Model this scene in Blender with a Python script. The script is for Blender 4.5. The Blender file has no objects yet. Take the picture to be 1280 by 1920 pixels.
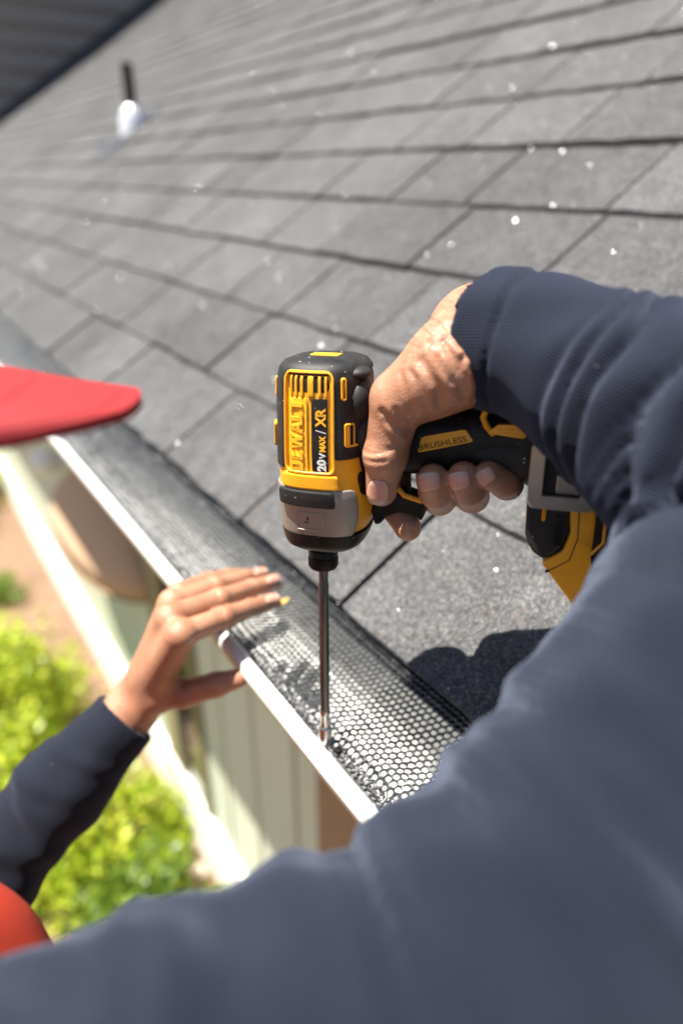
import bpy, bmesh, math, random
import numpy as np
from mathutils import Vector, Matrix

# ------------------------------------------------------------------ camera, sky, sun, exposure
SC = bpy.context.scene
COL = SC.collection
YAW, PITCH, FPX = math.radians(33.56), math.radians(26.36), 1280.0
CAM = np.array([-0.3009, 0.0, 2.9733])
FW = np.array([math.sin(YAW)*math.cos(PITCH), math.cos(YAW)*math.cos(PITCH), -math.sin(PITCH)])
RT = np.array([math.cos(YAW), -math.sin(YAW), 0.0])
UP = np.cross(RT, FW)
cd = bpy.data.cameras.new('camera'); cam = bpy.data.objects.new('camera', cd); COL.objects.link(cam)
cd.sensor_fit = 'VERTICAL'; cd.sensor_height = 36.0; cd.sensor_width = 24.0; cd.lens = 24.0
cd.clip_start = 0.01; cd.clip_end = 3000.0
M = Matrix(((RT[0], UP[0], -FW[0], CAM[0]), (RT[1], UP[1], -FW[1], CAM[1]), (RT[2], UP[2], -FW[2], CAM[2]), (0, 0, 0, 1)))
cam.matrix_world = M
cd.dof.use_dof = True; cd.dof.focus_distance = 0.428; cd.dof.aperture_fstop = 2.6
SC.camera = cam

SUN_D = np.array([0.29, -0.18, -1.0]); SUN_D /= np.linalg.norm(SUN_D)      # the way the light travels
world = bpy.data.worlds.new('World'); SC.world = world; world.use_nodes = True
wn = world.node_tree
sky = wn.nodes.new('ShaderNodeTexSky'); sky.sky_type = 'NISHITA'; sky.sun_disc = False
sky.sun_elevation = math.asin(-SUN_D[2]); sky.sun_rotation = math.atan2(-SUN_D[0], -SUN_D[1])
wn.links.new(sky.outputs[0], wn.nodes['Background'].inputs[0]); wn.nodes['Background'].inputs[1].default_value = 0.05
sl = bpy.data.lights.new('sun', 'SUN'); sun = bpy.data.objects.new('sun', sl); COL.objects.link(sun)
sl.energy = 5.0; sl.angle = math.radians(0.5); sl.color = (1.0, 0.95, 0.87)
sun.rotation_euler = Vector(SUN_D).to_track_quat('-Z', 'Y').to_euler()
sun.location = (-2, 1, 8)
SC.view_settings.view_transform = 'Standard'; SC.view_settings.look = 'None'
SC.view_settings.gamma = 1.0; SC.view_settings.use_curve_mapping = False
SC.view_settings.exposure = 1.65
SC.cycles.use_denoising = True
SC.cycles.max_bounces = 8
SC.cycles.sample_clamp_indirect = 6.0

# ------------------------------------------------------------------ helpers
random.seed(7); RNG = np.random.default_rng(7)
def ray(px, py):
    return (px-640)/FPX*RT - (py-960)/FPX*UP + FW
def at(px, py, depth):                      # measured picture point + distance in front of the camera -> world
    return CAM + depth*ray(px, py)
def on_plane(px, py, o, n):
    d = ray(px, py); return CAM + d*(np.dot(np.asarray(o)-CAM, n)/np.dot(d, n))

def link(name, me, mat=None, parent=None, smooth=False):
    o = bpy.data.objects.new(name, me); COL.objects.link(o)
    if mat is not None and me is not None and len(me.materials) == 0: me.materials.append(mat)
    if parent is not None: o.parent = parent
    if smooth: me.polygons.foreach_set('use_smooth', [True]*len(me.polygons))
    return o
def tag(o, label=None, cat=None, group=None, kind=None):
    if label: o['label'] = label
    if cat: o['category'] = cat
    if group: o['group'] = group
    if kind: o['kind'] = kind
    return o
def empty(name, loc=(0, 0, 0)):
    o = bpy.data.objects.new(name, None); COL.objects.link(o); o.location = loc; o.empty_display_size = 0.05
    return o
def mesh_from(name, v, f):
    me = bpy.data.meshes.new(name); me.from_pydata([tuple(map(float, p)) for p in v], [], [tuple(map(int, q)) for q in f]); me.update(); return me
def mesh_np(name, v, quads):                # fast path for many quads
    me = bpy.data.meshes.new(name); v = np.asarray(v, np.float32); q = np.asarray(quads, np.int32)
    me.vertices.add(len(v)); me.vertices.foreach_set('co', v.ravel())
    k = q.shape[1]; me.loops.add(q.size); me.loops.foreach_set('vertex_index', q.ravel())
    me.polygons.add(len(q)); me.polygons.foreach_set('loop_start', np.arange(0, q.size, k, dtype=np.int32))
    me.update(calc_edges=True); me.validate(); return me
class MB:                                   # collects shapes into one mesh
    def __init__(s): s.v = []; s.f = []
    def add(s, v, f):
        k = len(s.v); s.v += [tuple(p) for p in v]; s.f += [tuple(i+k for i in q) for q in f]; return s
    def box(s, a, b):
        (x0, y0, z0), (x1, y1, z1) = a, b
        return s.add([(x0,y0,z0),(x1,y0,z0),(x1,y1,z0),(x0,y1,z0),(x0,y0,z1),(x1,y0,z1),(x1,y1,z1),(x0,y1,z1)],
                     [(0,3,2,1),(4,5,6,7),(0,1,5,4),(1,2,6,5),(2,3,7,6),(3,0,4,7)])
    def lathe(s, prof, n=24, o=(0,0,0), ax=(0,0,1), capped=True):
        ax = Vector(ax).normalized(); u = ax.orthogonal().normalized(); w = ax.cross(u); o = Vector(o); v = []; f = []
        for r, z in prof:
            for i in range(n):
                a = 2*math.pi*i/n; v.append(o + ax*z + u*(r*math.cos(a)) + w*(r*math.sin(a)))
        for k in range(len(prof)-1):
            for i in range(n):
                j = (i+1) % n; f.append((k*n+i, k*n+j, (k+1)*n+j, (k+1)*n+i))
        if capped: f.append(tuple(range(n-1, -1, -1))); f.append(tuple((len(prof)-1)*n+i for i in range(n)))
        return s.add(v, f)
    def tube(s, pts, rad, n=10):
        pts = [Vector(p) for p in pts]; m = len(pts); rad = [rad]*m if not hasattr(rad, '__len__') else rad
        t0 = (pts[1]-pts[0]).normalized(); u = t0.orthogonal().normalized(); v = []; f = []
        for k, p in enumerate(pts):
            t = (pts[min(k+1, m-1)]-pts[max(k-1, 0)]).normalized()
            u = (u - t*u.dot(t)).normalized(); w = t.cross(u)
            for i in range(n):
                a = 2*math.pi*i/n; v.append(p + u*(rad[k]*math.cos(a)) + w*(rad[k]*math.sin(a)))
        for k in range(m-1):
            for i in range(n):
                j = (i+1) % n; f.append((k*n+i, k*n+j, (k+1)*n+j, (k+1)*n+i))
        f.append(tuple(range(n-1, -1, -1))); f.append(tuple((m-1)*n+i for i in range(n)))
        return s.add(v, f)
    def prism(s, poly, fn, lo, hi):         # extrude a 2D outline between two offsets; fn(x, y, off) -> point
        n = len(poly); v = [fn(x, y, lo) for x, y in poly] + [fn(x, y, hi) for x, y in poly]
        f = [tuple(range(n-1, -1, -1)), tuple(range(n, 2*n))] + [(i, (i+1) % n, n+(i+1) % n, n+i) for i in range(n)]
        return s.add(v, f)
    def build(s, name, mat, parent=None, smooth=False, bevel=0, seg=2):
        me = mesh_from(name, s.v, s.f)
        if bevel:
            bm = bmesh.new(); bm.from_mesh(me)
            es = [e for e in bm.edges if len(e.link_faces) == 2 and e.calc_face_angle(0) > 0.5]
            bmesh.ops.bevel(bm, geom=es, offset=bevel, segments=seg, affect='EDGES', profile=0.6, clamp_overlap=True)
            bm.to_mesh(me); bm.free()
        o = link(name, me, mat, parent)
        if smooth:
            me.polygons.foreach_set('use_smooth', [True]*len(me.polygons))
            me.set_sharp_from_angle(angle=math.radians(38))
        return o
def recalc(o):
    bm = bmesh.new(); bm.from_mesh(o.data); bmesh.ops.recalc_face_normals(bm, faces=bm.faces); bm.to_mesh(o.data); bm.free(); return o

# ---- materials
class NT:
    def __init__(s, name):
        s.m = bpy.data.materials.new(name); s.m.use_nodes = True; s.t = s.m.node_tree
        s.b = s.t.nodes['Principled BSDF']; s.out = s.t.nodes['Material Output']
    def n(s, typ, ins=None, **props):
        x = s.t.nodes.new('ShaderNode'+typ)
        for k, v in props.items(): setattr(x, k, v)
        for k, v in (ins or {}).items(): s.set(x.inputs[k], v)
        return x
    def set(s, sock, v):
        if isinstance(v, bpy.types.NodeSocket): s.t.links.new(v, sock)
        elif isinstance(v, bpy.types.Node): s.t.links.new(v.outputs[0], sock)
        else: sock.default_value = v
    def p(s, **kw):
        for k, v in kw.items(): s.set(s.b.inputs[k.replace('_', ' ')], v)
    def math(s, op, a, b=0.0, c=0.0):
        return s.n('Math', {0: a, 1: b, 2: c}, operation=op).outputs[0]
    def ramp(s, fac, stops):
        x = s.n('ValToRGB', {'Fac': fac}); e = x.color_ramp.elements
        while len(e) < len(stops): e.new(0.5)
        for i, (pos, colr) in enumerate(stops):
            e[i].position = pos; e[i].color = (colr, colr, colr, 1) if isinstance(colr, (int, float)) else (*colr, 1)
        return x.outputs[0]
    def mix(s, fac, a, b, blend='MIX'):
        x = s.n('Mix', data_type='RGBA', blend_type=blend); s.set(x.inputs[0], fac)
        for i, v in ((6, a), (7, b)): s.set(x.inputs[i], (*v, 1) if isinstance(v, tuple) and len(v) == 3 else v)
        return x.outputs[2]
    def noise(s, scale, detail=4, rough=0.55, vec=None, dist=0.0):
        x = s.n('TexNoise', {'Scale': scale, 'Detail': detail, 'Roughness': rough, 'Distortion': dist})
        if vec is not None: s.set(x.inputs['Vector'], vec)
        return x.outputs['Fac']
    def pos(s): return s.n('NewGeometry').outputs['Position']
    def obj(s): return s.n('TexCoord').outputs['Object']
    def bump(s, h, strength=0.3, dist=0.001, normal=None):
        x = s.n('Bump', {'Height': h, 'Strength': strength, 'Distance': dist})
        if normal is not None: s.set(x.inputs['Normal'], normal)
        return x.outputs[0]
def simple(name, col, rough=0.6, metal=0.0, var=0.12, scale=30, bump=0.0, bscale=400, bdist=0.0005, coord='pos', spec=0.5):
    t = NT(name); vec = t.pos() if coord == 'pos' else t.obj()
    f = t.noise(scale, 5, 0.6, vec)
    c = t.mix(f, tuple(x*(1-var) for x in col), tuple(min(1, x*(1+var)) for x in col))
    t.p(Base_Color=c, Metallic=metal); t.b.inputs['Specular IOR Level'].default_value = spec
    t.p(Roughness=t.math('MULTIPLY_ADD', f, 0.25, rough-0.12))
    if bump: t.p(Normal=t.bump(t.noise(bscale, 3, 0.6, vec), bump, bdist))
    return t.m

# ------------------------------------------------------------------ setting: ground
PHI = math.radians(33.63); EXPO = 0.146; EAVE = 2.6
SU = np.array([math.cos(PHI), 0, math.sin(PHI)]); SN = np.array([-math.sin(PHI), 0, math.cos(PHI)])
def roof_pt(s, y, h=0.0):                   # s up the slope from the eave edge, h above the deck
    return np.array([0, 0, EAVE]) + s*SU + h*SN + np.array([0, y, 0])

def mat_ground():
    t = NT('soil'); p = t.pos()
    a = t.noise(1.6, 6, 0.6, p); b = t.noise(22, 5, 0.7, p)
    c = t.ramp(a, [(0.3, (0.15, 0.085, 0.05)), (0.55, (0.22, 0.14, 0.085)), (0.8, (0.27, 0.185, 0.12))])
    c = t.mix(t.ramp(b, [(0.35, 0.0), (0.75, 1.0)]), c, (0.13, 0.075, 0.045))
    t.p(Base_Color=c, Roughness=0.95, Normal=t.bump(b, 0.8, 0.03)); return t.m
g = 40; v = []; f = []
xs = np.concatenate([np.linspace(-120, -6, 12), np.linspace(-5, 5, 41), np.linspace(6, 120, 12)])
ys = np.concatenate([np.linspace(-120, -4, 12), np.linspace(-3, 12, 61), np.linspace(14, 300, 14)])
for y in ys:
    for x in xs:
        z = 0.03*math.sin(2.1*x+0.7*y)*math.sin(1.3*y) if abs(x) < 4.5 and -3 < y < 12 else 0.0
        v.append((x, y, z - 0.03))
for j in range(len(ys)-1):
    for i in range(len(xs)-1):
        k = j*len(xs)+i; f.append((k, k+1, k+1+len(xs), k+len(xs)))
ground = link('ground', mesh_from('ground', v, f), mat_ground(), smooth=True); tag(ground, kind='structure')

# ------------------------------------------------------------------ house: wall, soffit, fascia, roof deck, shingles, upper wall
house = empty('house', (0.42, 3.0, 0.0)); HB = Vector((0.42, 3.0, 0.0))
tag(house, 'house with grey shingle roof, white eave and sage green board siding', 'house')
def hpart(o):
    o.parent = house; o.matrix_parent_inverse = Matrix.Translation(-HB); return o

def mat_sage():
    t = NT('sage_siding'); p = t.pos()
    f1 = t.noise(3.0, 4, 0.6, t.n('Mapping', {'Vector': p, 'Scale': (1, 1, 0.12)}).outputs[0])
    c = t.ramp(f1, [(0.25, (0.55, 0.60, 0.44)), (0.6, (0.63, 0.67, 0.52)), (0.85, (0.70, 0.72, 0.58))])
    c = t.mix(t.math('MULTIPLY', t.noise(60, 5, 0.7, p), 0.3), c, (0.36, 0.33, 0.25))
    t.p(Base_Color=c, Roughness=0.75, Normal=t.bump(t.noise(160, 4, 0.6, p), 0.3, 0.001)); return t.m
M_SAGE = mat_sage()
M_BROWN = simple('brown_trim', (0.27, 0.17, 0.095), 0.7, var=0.2, scale=12, bump=0.3)
M_WHITE = simple('white_enamel', (0.72, 0.72, 0.70), 0.35, var=0.03, scale=9, bump=0.06, bscale=70, bdist=0.002)
M_WHITEP = simple('white_paint', (0.74, 0.73, 0.69), 0.6, var=0.06, scale=6)
WX = 0.42
wall = hpart(MB().box((WX, -3.5, -0.1), (WX+0.12, 9.0, 2.42)).build('wall', M_BROWN))
# siding boards, one object each, in courses along the wall, joints recessed
board_me = {}
def board(w, z0, z1):
    k = round(w, 3)
    if (k, z0) not in board_me:
        m = MB(); h = w/2; n = 0.012
        prof = [(-h, 0), (-h+0.004, n), (-h*0.42, n), (-h*0.36, n-0.005), (-h*0.28, n-0.005), (-h*0.22, n), (h*0.30, n), (h*0.36, n-0.005), (h*0.44, n-0.005), (h*0.5, n), (h-0.004, n), (h, 0)]
        m.prism(prof, lambda a, b, z: (-b, a, z), z0, z1)
        board_me[(k, z0)] = recalc(m.build('board_src', M_SAGE)).data
        bpy.data.objects.remove(bpy.data.objects['board_src'])
    return board_me[(k, z0)]
y = -0.6; openings = [(0.93, 1.16), (2.12, 2.62)]
edges = [-0.6, -0.33, -0.06, 0.21, 0.48, 0.72, 0.915, 1.175, 1.325, 1.61, 1.885, 2.105, 2.635]
while edges[-1] < 8.9: edges.append(edges[-1] + 0.275)
for a, b in zip(edges[:-1], edges[1:]):
    if (a, b) in ((0.915, 1.175), (2.105, 2.635)): continue
    w = b - a - 0.026
    o = link('siding_board', board(round(w, 3), -0.05, 2.40), None, wall); o.location = (WX, (a+b)/2, 0)
# brown corner post and a door with a dark pane between the boards
post = MB().box((WX-0.035, 0.93, -0.08), (WX-0.002, 1.16, 2.40)).build('corner_post', M_BROWN, wall, bevel=0.004)
fr = MB()
fr.box((WX-0.03, 2.42, -0.08), (WX-0.002, 2.62, 2.15)).box((WX-0.03, 2.12, -0.08), (WX-0.002, 2.17, 2.15)).box((WX-0.029, 2.17, 2.08), (WX-0.002, 2.42, 2.15))
fr.build('window_frame', simple('olive_trim', (0.25, 0.22, 0.12), 0.6, var=0.2), wall, bevel=0.004)
tp = NT('dark_glass'); tp.p(Base_Color=(0.02, 0.025, 0.03, 1), Roughness=0.08)
MB().box((WX-0.012, 2.17, 0.2), (WX-0.003, 2.42, 2.08)).build('window_pane', tp.m, wall)
MB().box((WX-0.026, 2.17, -0.08), (WX-0.002, 2.42, 0.2)).build('window_panel', M_SAGE, wall, bevel=0.004)
hpart(MB().box((WX-0.04, -3.5, -0.12), (WX-0.014, 8.95, 0.36)).build('sunlit_wall_strip', simple('sunlit_strip_white', (0.80, 0.78, 0.72), 0.85, var=0.12, scale=14, bump=0.5, bscale=40, bdist=0.004), bevel=0.004))  # added pale strip: its white colour stands for sunlight on the wall's foot
hpart(MB().box((0.045, -1.2, 2.425), (WX+0.12, 8.98, 2.44)).build('soffit', M_WHITEP))
hpart(MB().box((0.022, -1.2, 2.40), (0.043, 8.98, 2.575)).build('fascia', M_WHITEP))

def mat_shingle():
    t = NT('asphalt_shingle'); p = t.pos()
    info = t.n('ObjectInfo'); geo = t.n('NewGeometry')
    v1 = t.n('TexVoronoi', {'Vector': p, 'Scale': 540.0}, feature='F1')
    v2 = t.n('TexVoronoi', {'Vector': p, 'Scale': 1150.0}, feature='F1')
    sep = t.n('SeparateColor', {0: v1.outputs['Color']}); sep2 = t.n('SeparateColor', {0: v2.outputs['Color']})
    gr = t.math('ADD', t.math('MULTIPLY', sep.outputs[0], 0.55), t.math('MULTIPLY', sep2.outputs[0], 0.45))
    c = t.ramp(gr, [(0.08, (0.022, 0.023, 0.025)), (0.45, (0.083, 0.085, 0.088)), (0.72, (0.135, 0.137, 0.138)), (0.93, (0.27, 0.268, 0.26))])
    big = t.noise(5.5, 5, 0.6, p); med = t.noise(38, 4, 0.6, p)
    tone = t.math('ADD', t.math('MULTIPLY', big, 0.55), t.math('ADD', t.math('MULTIPLY', med, 0.5), t.math('MULTIPLY', t.math('ADD', info.outputs['Random'], geo.outputs['Random Per Island']), 0.16)))
    c = t.mix(1.0, c, t.ramp(tone, [(0.35, 0.23), (0.60, 0.52), (0.9, 0.90)]), 'MULTIPLY')
    warm = t.ramp(sep.outputs[2], [(0.93, 0.0), (0.95, 1.0)])
    c = t.mix(t.math('MULTIPLY', warm, 0.35), c, (0.22, 0.15, 0.11))
    glint = t.math('GREATER_THAN', sep2.outputs[1], 0.975)
    rough = t.math('MULTIPLY_ADD', glint, -0.62, 0.88)
    t.p(Base_Color=c, Roughness=rough)
    h = t.math('SUBTRACT', t.math('MULTIPLY', sep.outputs[1], 0.6), v1.outputs['Distance'])
    h2 = t.math('SUBTRACT', t.math('MULTIPLY', sep2.outputs[2], 0.5), v2.outputs['Distance'])
    nn = t.bump(t.math('ADD', h, t.math('MULTIPLY', h2, 0.6)), 0.55, 0.0009)
    t.p(Normal=nn); return t.m
M_SHIN = mat_shingle()
M_FELT = simple('roof_felt', (0.018, 0.018, 0.02), 0.95, var=0.3, scale=200)
YMAX = 8.82; SMAX = 7.6; YMIN = -1.0
dk = [roof_pt(-0.012, YMIN, -0.004), roof_pt(SMAX, YMIN, -0.004), roof_pt(SMAX, 8.98, -0.004), roof_pt(-0.012, 8.98, -0.004)]
dk += [q - SN*0.02 for q in dk]
roof = hpart(link('roof', mesh_from('roof', dk, [(0,1,2,3),(7,6,5,4),(0,4,5,1),(1,5,6,2),(2,6,7,3),(3,7,4,0)]), M_FELT))
# one tab: width 1 in y, butt edge at s=0, tucked under the next course; ragged butt edge
def tab_mesh(seed):
    r = random.Random(seed); n = 7; L = EXPO + 0.035; T = 0.0115; v = []
    for i in range(n+1):
        y = -0.5 + i/n
        j = r.uniform(-0.0022, 0.0022); k = r.uniform(-0.0009, 0.0009)
        for (s, h) in ((j+0.0015, 0.0005), (j-0.0008, T*0.55+k), (j+0.0012, T+k), (0.03, T*0.93+k*0.5), (L, 0.0022)):
            p = s*SU + h*SN; v.append((p[0], y, p[2]))
    f = []
    for i in range(n):
        for k in range(4):
            a = i*5+k; f.append((a, a+1, a+6, a+5))
    f.append((0, 1, 2, 3, 4)); m = n*5; f.append((m+4, m+3, m+2, m+1, m))
    me = mesh_from('shingle', v, f); me.materials.append(M_SHIN); me.polygons.foreach_set('use_smooth', [True]*len(me.polygons)); me.set_sharp_from_angle(angle=math.radians(40)); return me
TABS = [tab_mesh(i) for i in range(8)]
known = {0: [-0.02, 0.215, 0.445, 0.657, 0.905, 1.085], 1: [0.10, 0.335, 0.555, 0.79, 1.02, 1.25], 2: [0.06, 0.30, 0.53, 0.75, 0.992, 1.19], 3: [0.14, 0.37, 0.585, 0.82, 1.068, 1.27], 4: [0.16, 0.38, 0.588, 0.842, 1.03, 1.26]}
tabs = []
ncourse = int(SMAX/EXPO)
for k in range(ncourse):
    r = random.Random(100+k)
    ys_ = list(known.get(k, [-0.05 + r.uniform(0, 0.2)]))
    while ys_[0] > YMIN: ys_.insert(0, ys_[0] - r.choice((0.19, 0.215, 0.235, 0.25)))
    while ys_[-1] < YMAX: ys_.append(ys_[-1] + r.choice((0.185, 0.21, 0.23, 0.25)))
    for a, b in zip(ys_[:-1], ys_[1:]):
        if b > YMAX + 0.05: b = YMAX + 0.05
        c = roof_pt(k*EXPO + 0.073, (a+b)/2); d = c - CAM; z = d@FW
        px, py = 640 + FPX*(d@RT)/max(z, 0.01), 960 - FPX*(d@UP)/max(z, 0.01)
        seen = z > 0.15 and -160 < px < 1440 and -120 < py < 1450 and not (px > 1010 and py > 620)
        tabs.append((0 if seen else 1, z, k, a, b, r.randrange(8), r.uniform(-0.0012, 0.0012), r.uniform(0, 0.0030), r.uniform(-0.0012, 0.0012)))
tabs.sort()
rest_v = []; rest_f = []
for i, (_, z, k, a, b, m, ds, dh, rot) in enumerate(tabs):
    loc = roof_pt(k*EXPO + ds, (a+b)/2, dh); w = b - a - 0.0052
    if i < 300:
        o = link('shingle', TABS[m], None, roof); o.location = loc; o.scale = (1, w, 1); o.rotation_euler = (0, rot*1.5, 0)
    else:
        co = np.array([q.co for q in TABS[m].vertices]); co[:, 1] *= w; co += loc
        base = len(rest_v); rest_v += co.tolist(); rest_f += [tuple(j+base for j in pl.vertices) for pl in TABS[m].polygons]
o = link('shingle_field', mesh_from('shingle_field', rest_v, rest_f), M_SHIN, roof, smooth=True)
o.data.set_sharp_from_angle(angle=math.radians(40)); tag(o, kind='stuff')
# mineral glints: a scatter of pale glassy granules standing proud of the shingles
ico = bmesh.new(); bmesh.ops.create_icosphere(ico, subdivisions=1, radius=1); iv = np.array([q.co for q in ico.verts]); jf = [tuple(x.index for x in q.verts) for q in ico.faces]; ico.free()
rg = np.random.default_rng(21); nf = 15000
fy = rg.uniform(-0.2, 4.2, nf); fs = rg.uniform(0.0, 2.4, nf); uu = (fs % EXPO)/EXPO
P_ = np.array([0, 0, EAVE])+fs[:, None]*SU+(0.0128*(1-uu*0.62)+0.0018)[:, None]*SN; P_[:, 1] += fy
nr = SN+rg.normal(0, 0.36, (nf, 3)); nr /= np.linalg.norm(nr, axis=1)[:, None]
ta = np.cross(nr, rg.normal(0, 1, (nf, 3))); ta /= np.linalg.norm(ta, axis=1)[:, None]; tb = np.cross(nr, ta); sz_ = rg.uniform(0.00045, 0.0009, nf)[:, None]
V_ = np.stack([P_+ta*sz_, P_+tb*sz_, P_-ta*sz_, P_-tb*sz_], 1).reshape(-1, 3)
tg = NT('mica_flake'); tg.p(Base_Color=(0.55, 0.55, 0.56, 1), Roughness=0.30, Metallic=0.9)
o = link('mica_granules', mesh_np('mica_granules', V_, np.arange(4*nf).reshape(-1, 4)), tg.m, roof); tag(o, kind='stuff')

# upper storey wall: grey lap boards facing the camera, in shade
UY = 8.84
uw = hpart(MB().box((0.6, UY+0.03, 2.4), (9.0, UY+0.2, 9.5)).build('upper_wall', simple('grey_sheathing', (0.06, 0.06, 0.06), 0.9)))
M_LAP = simple('grey_lap_siding', (0.235, 0.222, 0.20), 0.8, var=0.15, scale=5, bump=0.3, bscale=60)
lap = MB().prism([(0, 0), (-0.055, 0.0), (-0.008, 0.215), (0, 0.215)], lambda a, b, x: (x, UY+0.028+a, b), 0.62, 8.95).build('lap_src', M_LAP)
recalc(lap); lm = lap.data; bpy.data.objects.remove(lap)
for k in range(33):
    o = link('lap_board', lm, None, uw); o.location = (0, 0, 2.75 + k*0.2)
hpart(MB().prism([(0.9-0.0, 0), (SMAX, 0), (SMAX, 0.09), (0.9, 0.09)], lambda s, h, y: tuple(roof_pt(s, y, h)), UY-0.06, UY-0.035).build('wall_flashing', simple('flashing_metal', (0.08, 0.08, 0.085), 0.5, 0.6)))

# ------------------------------------------------------------------ gutter
gut = empty('gutter', (-0.03, 2.0, 2.46)); GB = Vector((-0.03, 2.0, 2.46))
tag(gut, 'white enamelled metal gutter running along the eave under the mesh guard', 'gutter')
LX, LZ = -0.098, 2.578
pr = [(0.019, 2.575), (0.0185, 2.478), (-0.040, 2.470), (-0.050, 2.490), (-0.066, 2.524), (-0.082, 2.545), (-0.097, 2.557),
      (-0.1085, 2.5645), (-0.1105, 2.575), (-0.1075, 2.5805), (-0.0995, 2.582), (-0.0975, 2.578)]
inn = [(-0.0985, 2.572), (-0.104, 2.572), (-0.1055, 2.5665), (-0.096, 2.5595), (-0.080, 2.5475), (-0.0635, 2.526), (-0.0475, 2.492), (-0.0385, 2.4725), (0.0165, 2.4805), (0.017, 2.575)]
loop = pr + inn; gy = np.linspace(-1.0, 8.8, 90); v = []; f = []
rr = np.random.default_rng(5); wob = np.cumsum(rr.normal(0, 0.0006, len(gy))); wob -= np.linspace(wob[0], wob[-1], len(gy))
for j, y in enumerate(gy):
    for (x, z) in loop: v.append((x + wob[j]*0.6, y, z + wob[j]*0.5))
n = len(loop)
for j in range(len(gy)-1):
    for i in range(n):
        k = (i+1) % n; f.append((j*n+i, j*n+k, (j+1)*n+k, (j+1)*n+i))
f.append(tuple(range(n))); f.append(tuple((len(gy)-1)*n+i for i in range(n-1, -1, -1)))
tr = recalc(link('trough', mesh_from('trough', v, f), M_WHITE)); tr.data.polygons.foreach_set('use_smooth', [True]*len(tr.data.polygons)); tr.data.set_sharp_from_angle(angle=math.radians(50))
tr.parent = gut; tr.matrix_parent_inverse = Matrix.Translation(-GB)
for y in (0.62, 1.35, 2.1, 2.9):
    h = MB().box((-0.098, y-0.011, 2.558), (0.016, y+0.011, 2.561)).box((-0.095, y-0.010, 2.548), (-0.088, y+0.010, 2.5575)).build('hanger', M_WHITE); h.parent = gut; h.matrix_parent_inverse = Matrix.Translation(-GB)

# ------------------------------------------------------------------ gutter guard: expanded metal mesh
guard = empty('gutter_guard', (-0.045, 2.0, 2.585)); UB = Vector((-0.045, 2.0, 2.585))
tag(guard, 'dark metal hexagon mesh gutter guard between white gutter lip and shingles', 'gutter guard')
def gpart(o): o.parent = guard; o.matrix_parent_inverse = Matrix.Translation(-UB); return o
def guard_z(x, y):
    x = np.asarray(x, float); t = np.clip((x - (-0.0965))/0.105, 0, 1)
    z = 2.5835 + 0.0178*t**1.3
    z = z - 0.0052*np.exp(-((x+0.0905)/0.006)**2)                           # crimped channel along the lip
    z = z + 0.0018*np.exp(-((x+0.073)/0.008)**2) - 0.0016*np.exp(-((x+0.036)/0.013)**2)
    z = z + 0.0010*np.sin(y*9.0+1.2)*np.sin(t*3.1) + 0.0006*np.sin(y*31+x*80)
    return z
PW = 0.0060; PH = 0.0052                   # cell pitch along the gutter, row pitch
MET = NT('mesh_metal'); pz = MET.pos()
MET.p(Base_Color=MET.ramp(MET.noise(90, 4, 0.6, pz), [(0.3, (0.05, 0.053, 0.057)), (0.7, (0.13, 0.135, 0.14))]), Metallic=0.7, Roughness=MET.math('MULTIPLY_ADD', MET.noise(300, 2, 0.5, pz), 0.25, 0.20))
rows = int(0.107/PH); y0, y1 = 0.02, 3.4; ncol = int((y1-y0)/PW)
cx, cy = np.meshgrid(np.arange(rows), np.arange(ncol), indexing='ij'); cx = cx.ravel(); cy = cy.ravel()
X0 = -0.0965 + (cx+0.5)*PH; Y0 = y0 + (cy + 0.5*(cx % 2))*PW
X0 = X0 + RNG.normal(0, 0.00022, len(X0)); Y0 = Y0 + RNG.normal(0, 0.00022, len(Y0))
crimp = np.exp(-((X0+0.090)/0.010)**2)
A = np.arange(12)*math.pi/6
R_ = PW/2; hexr = R_/np.cos(((A - 0 + math.pi/6) % (math.pi/3)) - math.pi/6)  # flat sides toward +-y
hx = np.sin(A)*hexr*PH/(PW*0.866); hy = np.cos(A)*hexr
ir = 0.79 + RNG.normal(0, 0.03, len(X0)) - 0.30*crimp*RNG.uniform(0.2, 1.3, len(X0))
out = np.stack([X0[:, None]+hx*1.02, Y0[:, None]+hy*1.02], -1)
mid = np.stack([X0[:, None]+hx*(0.5+ir[:, None]*0.5), Y0[:, None]+hy*(0.5+ir[:, None]*0.5)], -1)
inr = np.stack([X0[:, None]+np.sin(A)*PH*0.5*ir[:, None]*1.08, Y0[:, None]+np.cos(A)*PW*0.5*ir[:, None]*1.05], -1)
tl = RNG.normal(0, 0.05, (len(X0), 2))
def lay(q, off):
    z = guard_z(q[..., 0], q[..., 1]) + off + (q[..., 0]-X0[:, None])*tl[:, :1] + (q[..., 1]-Y0[:, None])*tl[:, 1:] + 0.0006*crimp[:, None]*np.sin(Y0*900)[:, None]
    return np.concatenate([q, z[..., None]], -1)
V = np.concatenate([lay(out, 0.0006), lay(mid, 0.0003), lay(inr, -0.0005), lay(inr, -0.0011)], 1)      # (cells, 48, 3)
i = np.arange(12); j = (i+1) % 12
Q = np.concatenate([np.stack([i+12*k, i+12*(k+1), j+12*(k+1), j+12*k], -1) for k in range(3)], 0)
Q = (Q[None] + (np.arange(len(X0))*48)[:, None, None]).reshape(-1, 4)
o = gpart(link('wire_mesh', mesh_np('wire_mesh', V.reshape(-1, 3), Q), MET.m, smooth=True)); tag(o, kind='stuff')
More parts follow.
